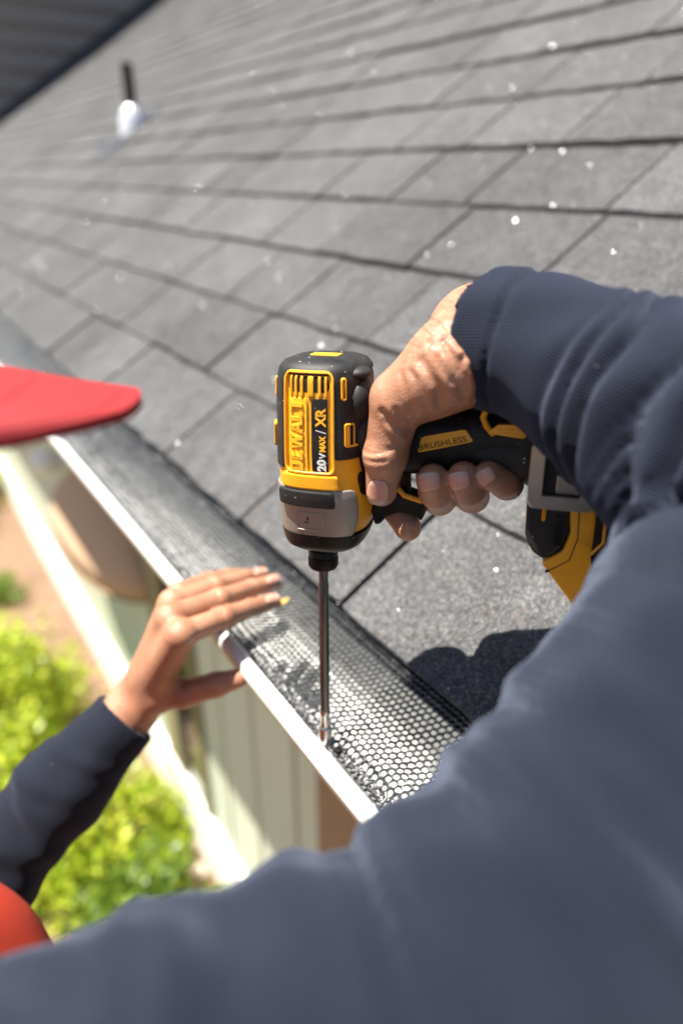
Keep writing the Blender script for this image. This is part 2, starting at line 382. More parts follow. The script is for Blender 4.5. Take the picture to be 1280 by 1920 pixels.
# far run of the guard, where single cells can no longer be told apart
far = MB(); yy = np.linspace(3.4, 8.8, 30); xx = np.linspace(-0.0965, 0.0075, 7); v = [(x, y, float(guard_z(x, y))) for y in yy for x in xx]
far.add(v, [(a*7+b, a*7+b+1, (a+1)*7+b+1, (a+1)*7+b) for a in range(29) for b in range(6)])
gpart(far.build('far_mesh', simple('mesh_far', (0.07, 0.075, 0.082), 0.45, 0.5, bump=0.6, bscale=160, bdist=0.002), smooth=True))

# ------------------------------------------------------------------ impact driver (local millimetres: h along the handle, v up from the bit tip, s out of its left side)
TIP = np.array([-0.095, 0.333, 2.580]); AL = math.radians(16)
FH = np.array([math.sin(YAW), math.cos(YAW), 0.0])
TAU = math.radians(6.0)                      # the tool leans a little toward the roof
DV = np.array([0, 0, 1.0])*math.cos(TAU) + FH*math.sin(TAU); FT = FH*math.cos(TAU) - np.array([0, 0, 1.0])*math.sin(TAU)
DH = RT*math.cos(AL) - FT*math.sin(AL); DS = -FT*math.cos(AL) - RT*math.sin(AL)
def D(h, v, s): return TIP + (h*DH + v*DV + s*DS)*0.001
def LP(px, py, s):                          # picture point on the plane at offset s (mm) -> (h, v)
    p = on_plane(px, py, TIP + DS*s*0.001, DS) - TIP; return (float(p@DH)*1000, float(p@DV)*1000)
drill = empty('impact_driver', tuple(TIP)); DB = Vector(TIP)
tag(drill, 'yellow and black cordless impact driver held upright over the gutter by a right hand', 'power tool')
def dpart(o, parent=None):
    if parent is None: o.parent = drill; o.matrix_parent_inverse = Matrix.Translation(-DB)
    else: o.parent = parent
    return o
def mat_plastic(name, col, rough, dirt=0.25, bump=0.15, bscale=900, dcol=(0.05, 0.035, 0.02), spec=0.5, dust=0.0):
    t = NT(name); p = t.pos()
    a = t.noise(55, 6, 0.7, p); b = t.noise(420, 3, 0.6, p)
    c = t.mix(t.math('MULTIPLY', t.ramp(a, [(0.52, 0.0), (0.78, 1.0)]), dirt), col, dcol)
    sc_ = t.noise(1.0, 6, 0.75, t.n('Mapping', {'Vector': p, 'Scale': (900, 900, 90)}).outputs[0])
    c = t.mix(t.math('MULTIPLY', t.ramp(sc_, [(0.66, 0.0), (0.74, 1.0)]), dirt*1.2), c, dcol)
    if dust:
        v = t.n('TexVoronoi', {'Vector': p, 'Scale': 360.0}); sp = t.n('SeparateColor', {0: v.outputs['Color']})
        sel = t.math('MULTIPLY', t.math('GREATER_THAN', sp.outputs[0], 0.80), t.math('LESS_THAN', v.outputs['Distance'], t.math('MULTIPLY', sp.outputs[1], 0.20)))
        c = t.mix(t.math('MULTIPLY', sel, dust), c, (0.62, 0.60, 0.56))
        c = t.mix(t.math('MULTIPLY', t.ramp(a, [(0.35, 0.0), (0.8, 1.0)]), 0.05), c, (0.5, 0.47, 0.42))
    t.p(Base_Color=c, Roughness=t.math('MULTIPLY_ADD', a, 0.22, rough-0.1)); t.b.inputs['Specular IOR Level'].default_value = spec
    t.p(Normal=t.bump(t.math('ADD', b, t.noise(bscale*2, 2, 0.5, p)), bump, 0.0003)); return t.m
M_YEL = mat_plastic('yellow_plastic', (0.82, 0.37, 0.012), 0.42, 0.40, 0.16)
M_YEL2 = mat_plastic('yellow_relief', (0.85, 0.42, 0.02), 0.40, 0.22, 0.10)
M_BLK = mat_plastic('black_rubber', (0.009, 0.009, 0.0095), 0.55, 0.05, 0.35, dust=0.9, spec=0.30)
M_BLKP = mat_plastic('black_plastic', (0.005, 0.005, 0.0055), 0.40, 0.05, 0.25, dust=0.25, spec=0.18)
M_DARK = simple('dark_inside', (0.006, 0.006, 0.006), 0.9)
M_CAST = mat_plastic('cast_aluminium', (0.30, 0.275, 0.245), 0.48, 0.30, 0.4, dcol=(0.10, 0.085, 0.07)); M_CAST.node_tree.nodes['Principled BSDF'].inputs['Metallic'].default_value = 0.55
M_STEEL = simple('dark_steel', (0.13, 0.132, 0.135), 0.33, 0.95, var=0.35, scale=160, bump=0.08, bscale=900)
M_STEEL2 = simple('bright_steel', (0.50, 0.49, 0.47), 0.26, 1.0, var=0.25, scale=220)
M_SILV = simple('silver_print', (0.62, 0.62, 0.62), 0.4)
M_HOOK = simple('zinc_hook', (0.33, 0.30, 0.27), 0.38, 0.8, var=0.3, scale=90, bump=0.15, bscale=700)

SEC = [(295, 3.5, 11.2, 15), (294.2, 3.5, 18.2, 22), (292.3, 3.5, 23.2, 27.5), (289, 3.5, 25.8, 30.4), (284, 3.5, 27, 31.8), (268, 3.5, 27.6, 32.4), (240, 3.5, 28.2, 33), (222, 4.1, 29, 33), (212, 5.1, 30.2, 32.8), (203, 5.7, 30.4, 31.6), (195, 5.5, 29.7, 30.6), (187, 4.5, 28, 29.4), (180, 3.9, 26.4, 28), (175, 3.5, 24.4, 26.4), (171.5, 3.5, 19.5, 21)]
SV = np.array([q[0] for q in SEC])[::-1]; SCX = np.array([q[1] for q in SEC])[::-1]; SHW = np.array([q[2] for q in SEC])[::-1]; SSW = np.array([q[3] for q in SEC])[::-1]
def head(th, v, off=0.0):                   # th degrees round the axis, 0 = left side of the tool
    c, hw, sw = np.interp(v, SV, SCX), np.interp(v, SV, SHW)+off, np.interp(v, SV, SSW)+off
    a = math.radians(th); p = 2/2.7
    x = math.copysign(abs(math.sin(a))**p, math.sin(a)); y = math.copysign(abs(math.cos(a))**p, math.cos(a))
    return D(c + hw*x, v, sw*y)
def headloft(name, mat, vs, off, n=72):
    m = MB(); vv = []; f = []
    for k, v in enumerate(vs):
        o_ = off(v) if callable(off) else off
        vv += [head(360*i/n, v, o_) for i in range(n)]
    for k in range(len(vs)-1):
        for i in range(n): j = (i+1) % n; f.append((k*n+i, (k+1)*n+i, (k+1)*n+j, k*n+j))
    f.append(tuple(range(n))); f.append(tuple((len(vs)-1)*n+i for i in range(n-1, -1, -1)))
    return dpart(m.add(vv, f).build(name, mat, smooth=True))
RH = 31.5
def onhead(a, v, off): return head(math.degrees(a/RH), v, off)
def patch(name, mat, surf, cx, cy, W, H, r=2.0, lo=-1.0, hi=0.8, bev=0.5, nu=14, nv=14, skew=None, parent=None, taper=0.0):
    # a raised plate with rounded corners laid on surf(x, y, off); W, H are half sizes
    def shape(a, b, ins):
        w, h, rr_ = W-ins, H-ins, max(r-ins, 0.05); y = b*h; e = abs(y)-(h-rr_)
        ww = w if e <= 0 else w-rr_+math.sqrt(max(rr_*rr_-e*e, 0))
        ww *= 1 + taper*b
        x = a*ww; X, Y = cx+x, cy+y
        if skew: X, Y = skew(x, y)
        return X, Y
    # rows bunched toward the ends so that the corners come out round
    bs = [-math.cos(math.pi*j/nv) for j in range(nv+1)]; as_ = [-1+2*i/nu for i in range(nu+1)]
    v = [surf(*shape(a, b, bev), hi) for b in bs for a in as_]; f = []
    for j in range(nv):
        for i in range(nu): k = j*(nu+1)+i; f.append((k, k+1, k+nu+2, k+nu+1))
    ring = [(i, 0) for i in range(nu)] + [(nu, j) for j in range(nv)] + [(i, nv) for i in range(nu, 0, -1)] + [(0, j) for j in range(nv, 0, -1)]
    base = [j*(nu+1)+i for i, j in ring]; n = len(ring)
    for off, ins in ((hi-bev*0.3, bev*0.3), (hi-bev, 0), (lo, 0)):
        k0 = len(v); v += [surf(*shape(as_[i], bs[j], ins), off) for i, j in ring]
        f += [(base[q], k0+q, k0+(q+1) % n, base[(q+1) % n]) for q in range(n)]; base = list(range(k0, k0+n))
    o = MB().add(v, f).build(name, mat, smooth=True); recalc(o); return dpart(o, parent)
def ring_patch(name, mat, surf, cx, cy, W, H, wid, r, lo, hi, parent=None, n=10):
    pts = []
    def outl(w, h, rr_):
        q = []
        for (sx, sy, a0) in ((1, 1, 0), (-1, 1, 90), (-1, -1, 180), (1, -1, 270)):
            for k in range(n+1): a = math.radians(a0+90*k/n); q.append((cx+sx*(w-rr_)+rr_*math.cos(a), cy+sy*(h-rr_)+rr_*math.sin(a)))
        # densify the straight runs
        d = []
        for a, b in zip(q, q[1:]+q[:1]):
            L = math.hypot(b[0]-a[0], b[1]-a[1]); m_ = max(1, 1+int(6*(L > 3))); d += [(a[0]+(b[0]-a[0])*t/m_, a[1]+(b[1]-a[1])*t/m_) for t in range(m_)]
        return d
    O = outl(W, H, r); I = outl(W-wid, H-wid, max(r-wid, 0.3)); O2 = outl(W-0.3, H-0.3, r-0.2); I2 = outl(W-wid+0.3, H-wid+0.3, max(r-wid, 0.3)+0.1)
    lo_, n_ = lo, min(len(O), len(I), len(O2), len(I2)); f = []
    loops = [(O, lo_), (O, hi-0.3), (O2, hi), (I2, hi), (I, hi-0.3), (I, lo_)]; v = []
    for L, off in loops: v += [surf(x, y, off) for x, y in L[:n_]]
    for k in range(5):
        for i in range(n_): j = (i+1) % n_; f.append((k*n_+i, k*n_+j, (k+1)*n_+j, (k+1)*n_+i))
    o = MB().add(v, f).build(name, mat, smooth=True); recalc(o); return dpart(o, parent)
def lettering(name, body, mat, fn, height, width=None, depth=0.3, bold=0.0, parent=None, base=0.0, shear=0.0):
    cu = bpy.data.curves.new('t', 'FONT'); cu.body = body; cu.size = 1; cu.extrude = 0.5; cu.offset = bold; cu.resolution_u = 3; cu.align_x = 'LEFT'; cu.shear = shear
    ob = bpy.data.objects.new('t', cu); COL.objects.link(ob); dg = bpy.context.evaluated_depsgraph_get(); dg.update()
    me = bpy.data.meshes.new_from_object(ob.evaluated_get(dg)); bpy.data.objects.remove(ob)
    co = np.array([q.co for q in me.vertices]); mn = co.min(0); mx = co.max(0); sz = mx-mn
    ky = height/sz[1]; kx = width/sz[0] if width else ky
    new = [fn((q[0]-mn[0])*kx, (q[1]-mn[1])*ky, base+(q[2]+0.5)*depth) for q in co]
    me.vertices.foreach_set('co', np.array(new, np.float32).ravel()); me.update()
    o = link(name, me, mat); return dpart(recalc(o), parent)

shell = headloft('body_shell', M_YEL, [287, 284, 270, 255, 240, 230, 222, 216, 212, 207, 203, 199, 195, 191, 187], 0.0)
capb = headloft('rear_cap', M_BLK, [295, 294.2, 293.3, 292.3, 290.6, 289, 287.2, 286.6], lambda v: 1.3 if v > 287 else 0.4)
ring = headloft('nose_ring', M_BLKP, [186, 185.5, 182, 179, 176.5, 174.5, 173, 171.5], lambda v: 1.6 if v < 185.8 else 0.2)
# black overmould right and left of the logo panel, open underneath where the yellow shows
def tri(a, b): return lambda x, y: (a+x, b+y)
overm = patch('overmould', M_BLK, onhead, 33.2, 263, 21.5, 26.5, 3.0, -1.5, 1.3, 0.7, 20, 22)
patch('overmould', M_BLK, onhead, -33.5, 259, 16.5, 30, 3.0, -1.5, 1.3, 0.7, 16, 22)
# raised rim of the logo panel and the lower yellow shoulder
ring_patch('panel_rim', M_YEL, onhead, -2.0, 258.5, 14.2, 31.0, 1.5, 5.0, -0.5, 1.9)
patch('panel_shoulder', M_YEL, onhead, -2.8, 222.3, 17.0, 4.9, 2.2, -1.5, 2.3, 1.4)
# grille: dark slots with yellow bars between
patch('vent_recess', M_DARK, onhead, -2.0, 281.5, 11.6, 4.6, 3.4, -0.6, 0.12, 0.05)
for k in range(6):
    patch('vent_bar', M_YEL, onhead, -10.6 + k*3.55, 280.4, 0.75, 6.0, 0.6, -0.6, 1.1, 0.35, 3, 8)
# maker's lettering, raised, reading upward
patch('letter_bed', M_YEL2, onhead, -6.9, 250.5, 5.6, 23.0, 0.8, -0.5, 0.5, 0.25)
GL = {'D': ([(0,0),(.5,0),(.72,.2),(.72,.8),(.5,1),(0,1)], [(.24,.2),(.42,.2),(.49,.3),(.49,.7),(.42,.8),(.24,.8)], .72),
      'E': ([(0,0),(.62,0),(.62,.2),(.24,.2),(.24,.4),(.56,.4),(.56,.6),(.24,.6),(.24,.8),(.62,.8),(.62,1),(0,1)], None, .62),
      'W': ([(0,1),(.2,0),(.42,0),(.53,.5),(.64,0),(.86,0),(1.06,1),(.83,1),(.74,.42),(.62,1),(.44,1),(.32,.42),(.23,1)], None, 1.06),
      'A': ([(0,0),(.24,0),(.29,.2),(.55,.2),(.60,0),(.84,0),(.55,1),(.29,1)], [(.34,.38),(.5,.38),(.42,.72)], .84),
      'L': ([(0,0),(.6,0),(.6,.2),(.24,.2),(.24,1),(0,1)], None, .6), 'T': ([(.22,0),(.46,0),(.46,.8),(.68,.8),(.68,1),(0,1),(0,.8),(.22,.8)], None, .68)}
cu = bpy.data.curves.new('t', 'CURVE'); cu.dimensions = '2D'; cu.fill_mode = 'BOTH'; cu.extrude = 0.5; px_ = 0.0
for ch in 'DEWALT':
    o1, o2, w_ = GL[ch]
    for q in (o1, o2):
        if q is None: continue
        sp = cu.splines.new('POLY'); sp.points.add(len(q)-1); sp.use_cyclic_u = True
        for k, (a, b) in enumerate(q): sp.points[k].co = (a+px_, b, 0, 1)
    px_ += w_+(-0.02 if ch in 'WA' else 0.10)
ob = bpy.data.objects.new('t', cu); COL.objects.link(ob); dg = bpy.context.evaluated_depsgraph_get(); dg.update(); me = bpy.data.meshes.new_from_object(ob.evaluated_get(dg)); bpy.data.objects.remove(ob)
co = np.array([q.co for q in me.vertices]); kx = 43.8/co[:, 0].max()
me.vertices.foreach_set('co', np.array([onhead(-2.9-q[1]*8.1, 228.6+q[0]*kx, 0.45+(q[2]+0.5)*1.15) for q in co], np.float32).ravel()); me.update()
dpart(recalc(link('lettering', me, M_YEL2)))
patch('letter_rule', M_YEL2, onhead, -1.3, 250.5, 0.35, 23, 0.3, -0.3, 0.9, 0.2, 2, 8)
plate = patch('name_plate', M_BLKP, onhead, 4.1, 250.5, 4.0, 22.8, 1.0, -0.5, 0.7, 0.25)
T = lambda x0, v0: (lambda x, y, z: onhead(x0 - y, v0 + x, z))
lettering('lettering', '20', M_SILV, T(6.7, 229.6), 4.9, 7.4, 0.2, 0.05, plate, 0.66)
lettering('lettering', 'V', M_SILV, T(6.7, 237.4), 3.6, 3.8, 0.2, 0.04, plate, 0.66)
lettering('lettering', 'MAX', M_YEL2, T(6.7, 241.7), 3.5, 9.8, 0.2, 0.05, plate, 0.66)
lettering('lettering', '/', M_SILV, T(7.0, 252.8), 5.4, 2.2, 0.2, 0.0, plate, 0.66)
lettering('lettering', 'XR', M_YEL2, T(6.9, 256.6), 5.4, 11.4, 0.2, 0.035, plate, 0.66)
# side vents in the overmould
for (a, v, W, H) in ((19.5, 279.0, 2.1, 6.6), (24.0, 251.5, 4.3, 7.2)):
    q = ring_patch('vent_frame', M_YEL, onhead, a, v, W, H, 1.1, 1.6, -0.5, 2.1, overm if False else None)
    patch('vent_slot', M_DARK, onhead, a+W*0.35, v+0.3, W*0.55, H-1.0, 0.5, -0.3, 1.45, 0.05)
    patch('vent_cheek', M_YEL, onhead, a-W*0.45, v, W*0.5, H-0.8, 0.4, -0.3, 1.6, 0.2)
patch('trim_line', M_YEL, onhead, 36, 244.9, 8.5, 0.7, 0.4, 0.2, 1.8, 0.3, 10, 4)
ring_patch('vent_frame', M_YEL, onhead, -36.5, 248.0, 5.0, 7.6, 1.3, 2.0, -0.5, 3.0)
patch('vent_slot', M_DARK, onhead, -36.5, 248.0, 3.8, 6.2, 0.6, -0.3, 1.5, 0.05)
patch('vent_frame', M_YEL, onhead, -31.0, 278.0, 1.5, 6.0, 1.2, -0.5, 2.2, 0.5)
# bulges of the rear overmould beside the thumb
def blob(name, c, rad, mat, rot=0.0):
    m = MB(); n = 20; v = []; f = []
    for i in range(n//2+1):
        p = math.pi*i/(n//2)
        for j in range(n):
            a = 2*math.pi*j/n; x, y, z = rad[0]*math.sin(p)*math.cos(a), rad[1]*math.cos(p), rad[2]*math.sin(p)*math.sin(a)
            x, y = x*math.cos(rot)-y*math.sin(rot), x*math.sin(rot)+y*math.cos(rot)
            v.append(D(c[0]+x, c[1]+y, c[2]+z))
    for i in range(n//2):
        for j in range(n): k = (j+1) % n; f.append((i*n+j, i*n+k, (i+1)*n+k, (i+1)*n+j))
    return dpart(recalc(m.add(v, f).build(name, mat, smooth=True)))
blob('grip_bulge', (27.5, 286.5, 14), (8.0, 4.2, 9), M_BLK, 0.1)
blob('grip_bulge', (28.5, 270, 12), (8.6, 14.5, 14), M_BLK, -0.05)
blob('grip_bulge', (30.5, 248, 9), (7.0, 11.5, 14), M_BLK)
# top label
patch('top_label', M_YEL2, lambda x, y, o: D(x, 294.6+o, y), 4, 2, 9, 5.5, 1.0, -0.6, 0.9, 0.2)
patch('top_vent', M_YEL, lambda x, y, o: D(x, 291.6+o-0.10*abs(x-20), y), 20.5, 6, 4.2, 3.0, 1.0, -1.5, 2.2, 0.3)
# cast nose
patch('nose_casting', M_CAST, onhead, -13, 201.2, 40, 16.2, 4.0, -1.5, 1.4, 0.9, 40, 16)
patch('nose_bumper', M_BLK, onhead, -6.5, 211.4, 15.8, 5.4, 1.8, 0.5, 3.8, 1.1, 16, 10)
ring_patch('nose_tag', M_CAST, onhead, -3.5, 195.8, 6.2, 6.4, 0.6, 1.0, 0.8, 1.9)
patch('nose_mark', M_BLKP, onhead, -3.6, 195.0, 1.3, 0.35, 0.2, 1.2, 1.55, 0.05, 3, 4)
patch('nose_mark', M_BLKP, onhead, -3.0, 197.6, 0.4, 1.2, 0.2, 1.2, 1.55, 0.05, 3, 4)
patch('direction_button', M_BLKP, onhead, 34.8, 219.5, 3.6, 7.2, 3.5, -1, 2.2, 0.9)
for q in (-0.5,): patch('arrow_mark', M_BLK, onhead, 34.8, 219.0, 0.8, 3.0, 0.2, 2.0, 2.6, 0.2, 4, 6)
# collet and bit
m = MB(); m.lathe([(7.5, 173), (7.5, 164.5), (9.9, 164), (10.2, 163), (10.2, 160.5), (9.4, 160), (9.4, 159), (10.2, 158.5), (10.2, 152), (9.4, 150.5), (6.5, 150)][::-1], 40)
def to_world(o): 
    me = o.data; co = np.array([q.co for q in me.vertices]); w = TIP + (co[:, :1]*DH + co[:, 1:2]*DS + co[:, 2:]*DV)*0.001
    me.vertices.foreach_set('co', w.astype(np.float32).ravel()); me.update(); return dpart(recalc(o))
to_world(m.build('collet', M_BLKP, smooth=True))
kn = MB()
for k in range(36):
    a = 2*math.pi*k/36; kn.tube([(10.15*math.cos(a), 10.15*math.sin(a), 152.5), (10.15*math.cos(a+0.12), 10.15*math.sin(a+0.12), 158)], 0.32, 4)
to_world(kn.build('knurling', M_BLKP))
to_world(MB().lathe([(3.6, 32.5), (3.65, 60), (3.65, 138), (3.3, 139), (3.3, 147), (4.6, 147.6), (4.6, 149.6), (3.2, 150.5)], 24).build('bit_shank', M_STEEL, smooth=True))
to_world(MB().lathe([(3.9, -3.5), (4.7, -3.2), (4.9, -2.0), (4.9, 16), (4.4, 16.9), (3.75, 17.6), (3.75, 27.5), (4.15, 28.2), (4.15, 31.2), (3.6, 32.4)], 24).build('nut_socket', M_STEEL2, smooth=True))
# handle: lofted grip
def loft(name, mat, rings, parent=None):
    n = len(rings[0]); v = [q for r_ in rings for q in r_]; f = []
    for k in range(len(rings)-1):
        for i in range(n): j = (i+1) % n; f.append((k*n+i, k*n+j, (k+1)*n+j, (k+1)*n+i))
    f.append(tuple(range(n-1, -1, -1))); f.append(tuple((len(rings)-1)*n+i for i in range(n)))
    return dpart(recalc(MB().add(v, f).build(name, mat, smooth=True)), parent)
def hring(h, vc, hv, hs, n=32, p=2.6):
    out = []
    for i in range(n):
        a = 2*math.pi*i/n; c, s_ = math.cos(a), math.sin(a)
        out.append(D(h, vc + hv*math.copysign(abs(c)**(2/p), c), hs*math.copysign(abs(s_)**(2/p), s_)))
    return out
loft('handle', M_BLKP, [hring(*q) for q in ((18, 243, 31, 21), (30, 243, 27, 19), (42, 243, 23, 18), (54, 244, 21, 17.5), (70, 245, 20, 17.2), (90, 246, 20, 17.2), (108, 247, 20, 17.6), (122, 247, 21, 18.5), (132, 247, 25, 22), (140, 246, 30, 27))])
def face(s0): return lambda x, y, o: D(x, y, s0+o)
def quad_skew(pts, s0):                     # maps a unit plate to four picture corners on the plane s0 (tl, tr, br, bl)
    q = [np.array(LP(px, py, s0)) for px, py in pts]
    def fn(x, y):
        a, b = (x+1)/2, (y+1)/2; p = (q[0]*(1-a)+q[1]*a)*b + (q[3]*(1-a)+q[2]*a)*(1-b); return float(p[0]), float(p[1])
    return fn
def quad_plate(name, mat, pts, s0, lo, hi, r=0.2, bev=0.05, parent=None):
    fn = quad_skew(pts, s0); return patch(name, mat, face(s0), 0, 0, 1, 1, r, lo, hi, bev, 8, 8, skew=lambda x, y: fn(x, y), parent=parent)
bp = quad_plate('brushless_plate', M_YEL, [(790, 819), (872, 805), (888, 828), (782, 849)], 17.4, -1.5, 0.5, 0.18, 0.04)
q0 = np.array(LP(787, 846, 18)); q1 = np.array(LP(880, 829, 18)); dx_ = (q1-q0)/np.linalg.norm(q1-q0); dy_ = np.array([-dx_[1], dx_[0]])
lettering('lettering', 'BRUSHLESS', M_BLKP, lambda x, y, z: D(*(q0+dx_*x+dy_*(y+0.6)), 17.9+z), 3.4, float(np.linalg.norm(q1-q0))*0.95, 0.25, 0.0, bp)
pp = quad_plate('grade_plate', M_YEL, [(934, 796), (989, 797), (984, 823), (912, 812)], 20.2, -4.5, 0.8, 0.18, 0.05)
q0 = np.array(LP(934, 815, 20.9)); q1 = np.array(LP(981, 819, 20.9)); dx2 = (q1-q0)/np.linalg.norm(q1-q0); dy2 = np.array([-dx2[1], dx2[0]])
lettering('lettering', 'ICC', M_YEL2, lambda x, y, z: D(*(q0+dx2*x+dy2*y), 20.9+z), 3.6, float(np.linalg.norm(q1-q0))*0.9, 0.5, 0.03, pp)
tl = MB(); tl.tube([D(*LP(*q, 18.2), 18.2) for q in ((917, 755), (905, 783), (912, 800), (924, 814), (930, 808))], 0.0019, 8); dpart(tl.build('trim_line', M_YEL, smooth=True))
tl = MB(); tl.tube([D(*LP(*q, 12), 12) for q in ((744, 914), (758, 929), (785, 938), (812, 942))], 0.0018, 8); dpart(tl.build('trim_line', M_YEL, smooth=True))
tl = MB(); tl.tube([D(*LP(*q, 15.5), 15.5) for q in ((822, 778), (850, 770), (872, 760))], 0.0016, 8); dpart(tl.build('trim_line', M_YEL, smooth=True))
loft('grip_swell', M_BLK, [hring(*q, p=2.3) for q in ((96, 243, 5, 16), (99, 242.5, 10, 18.4), (108, 242, 14, 19.6), (120, 242, 16, 20.4), (130, 242, 17, 21))])
# trigger
tg_ = [LP(*q, 8) for q in ((695, 958), (702, 984), (712, 983), (724, 970), (745, 962), (775, 966), (789, 978), (795, 966), (795, 945), (785, 935), (760, 925), (700, 930))][::-1]
dpart(recalc(MB().prism(tg_, lambda a, b, z: D(a, b, z), -8.5, 8.5).build('trigger', M_BLKP, smooth=True, bevel=0.0022, seg=3)))
# foot, battery, belt hook
out = [LP(px, py, 34) for px, py in ((1000, 780), (1240, 780), (1240, 1085), (1120, 1110), (1100, 1060), (1012, 1048), (992, 1030), (985, 1000), (990, 920))]
dpart(recalc(MB().prism(out, lambda a, b, z: D(a, b, z), -34, 33).build('battery_foot', M_BLKP, smooth=True, bevel=0.003, seg=3)))
yo = [LP(px, py, 35) for px, py in ((1066, 945), (1068, 1000), (1054, 1034), (1013, 1056), (1074, 1138), (1092, 1132), (1110, 1060), (1120, 945))]
dpart(recalc(MB().prism(yo[::-1], lambda a, b, z: D(a, b, z), -30, 35.2).build('battery_case', M_YEL, smooth=True, bevel=0.0022, seg=3)))
rub = [LP(px, py, 35) for px, py in ((1072, 800), (1000, 800), (988, 925), (983, 1003), (996, 1034), (1018, 1050), (1052, 1028), (1064, 1002), (1070, 946))]
bat = dpart(recalc(MB().prism(rub[::-1], lambda a, b, z: D(a, b, z), 20, 36.2).build('battery_bumper', M_BLK, smooth=True, bevel=0.0028, seg=3)))
rub2 = [LP(px, py, 35) for px, py in ((1180, 800), (1125, 800), (1120, 960), (1105, 1042), (1110, 1100), (1180, 1110))]
dpart(recalc(MB().prism(rub2[::-1], lambda a, b, z: D(a, b, z), -20, 35.6).build('battery_pack', M_BLKP, smooth=True, bevel=0.0015)))
rl = MB(); rl.tube([D(*LP(*q, 34.5), 34.5) for q in ((1086, 945), (1082, 1010), (1066, 1050), (1022, 1072))], 0.0009, 6); dpart(rl.build('seam', M_BLKP, smooth=True))
rl = MB(); rl.tube([D(*LP(*q, 36), 36) for q in ((1136, 960), (1130, 1018), (1106, 1040))], 0.0009, 6); dpart(rl.build('trim_line', M_YEL, smooth=True))
for (x0, y0, x1, y1) in ((1014, 940, 1025, 977), (1031, 816, 1041, 842)):
    c0 = LP(x0, y1, 36.5); c1 = LP(x1, y0, 36.5); W = abs(c1[0]-c0[0])/2; H = abs(c1[1]-c0[1])/2
    ring_patch('vent_frame', M_YEL, face(36.2), (c0[0]+c1[0])/2, (c0[1]+c1[1])/2, W, H, 0.9, 1.3, -0.3, 0.9, bat)
q0 = np.array(LP(1046, 1022, 36.3))
lettering('lettering', 'DEWALT', M_BLKP, lambda x, y, z: D(q0[0]-y*1.0+1.5, q0[1]+x, 36.1+z), 4.2, 18.0, 0.5, 0.02, bat)
hs0 = 43.0; a0 = LP(985, 954, hs0); a1 = LP(1128, 838, hs0)
hk = ring_patch('belt_hook', M_HOOK, face(hs0), (a0[0]+a1[0])/2, (a0[1]+a1[1])/2+0.8, (a1[0]-a0[0])/2, (a1[1]-a0[1])/2-0.2, 7.6, 4.5, -1.0, 1.0)
b0 = LP(1040, 925, 37); b1 = LP(1096, 868, 37)
patch('hook_bracket', M_HOOK, face(36.5), (b0[0]+b1[0])/2, (b0[1]+b1[1])/2, (b1[0]-b0[0])/2, (b1[1]-b0[1])/2, 1.2, -1, 1.2, 0.4)
sc_ = LP(1051, 884, 38); scw = MB().lathe([(2.7, 0), (2.7, 1.2), (2.2, 1.8), (1.1, 1.8), (1.1, 0.8), (0.2, 0.8)], 18, (0, 0, 0), (0, 0, 1)).build('hook_screw', M_BLKP, smooth=True)
co = np.array([q.co for q in scw.data.vertices]); scw.data.vertices.foreach_set('co', np.array([D(sc_[0]+q[0], sc_[1]+q[1], 37.6+q[2]) for q in co], np.float32).ravel()); dpart(recalc(scw))

# ------------------------------------------------------------------ implicit surfaces: smooth unions of tapered limbs, meshed with surface nets
F32 = np.float32
def cone(P, a, b, ra, rb):
    a = np.asarray(a, F32); b = np.asarray(b, F32); ab = b-a; t = np.clip(((P-a)@ab)/max(float(ab@ab), 1e-12), 0, 1)
    q = P-a-t[:, None]*ab; return np.sqrt(np.einsum('ij,ij->i', q, q)) - (ra+(rb-ra)*t)
def ball(P, c, r): q = P-np.asarray(c, F32); return np.sqrt(np.einsum('ij,ij->i', q, q)) - r
def ellip(P, c, r, R=None):
    q = P-np.asarray(c, F32)
    if R is not None: q = q@np.asarray(R, F32).T
    r = np.asarray(r, F32); k0 = np.linalg.norm(q/r, axis=1); k1 = np.linalg.norm(q/(r*r), axis=1); return k0*(k0-1)/np.maximum(k1, 1e-9)
def smin(a, b, k): h = np.maximum(k-np.abs(a-b), 0)/k; return np.minimum(a, b)-h*h*k*0.25
def chain(P, pts, rad, k=0.003):
    d = None
    for i in range(len(pts)-1):
        c = cone(P, pts[i], pts[i+1], rad[i], rad[i+1]); d = c if d is None else smin(d, c, k)
    return d
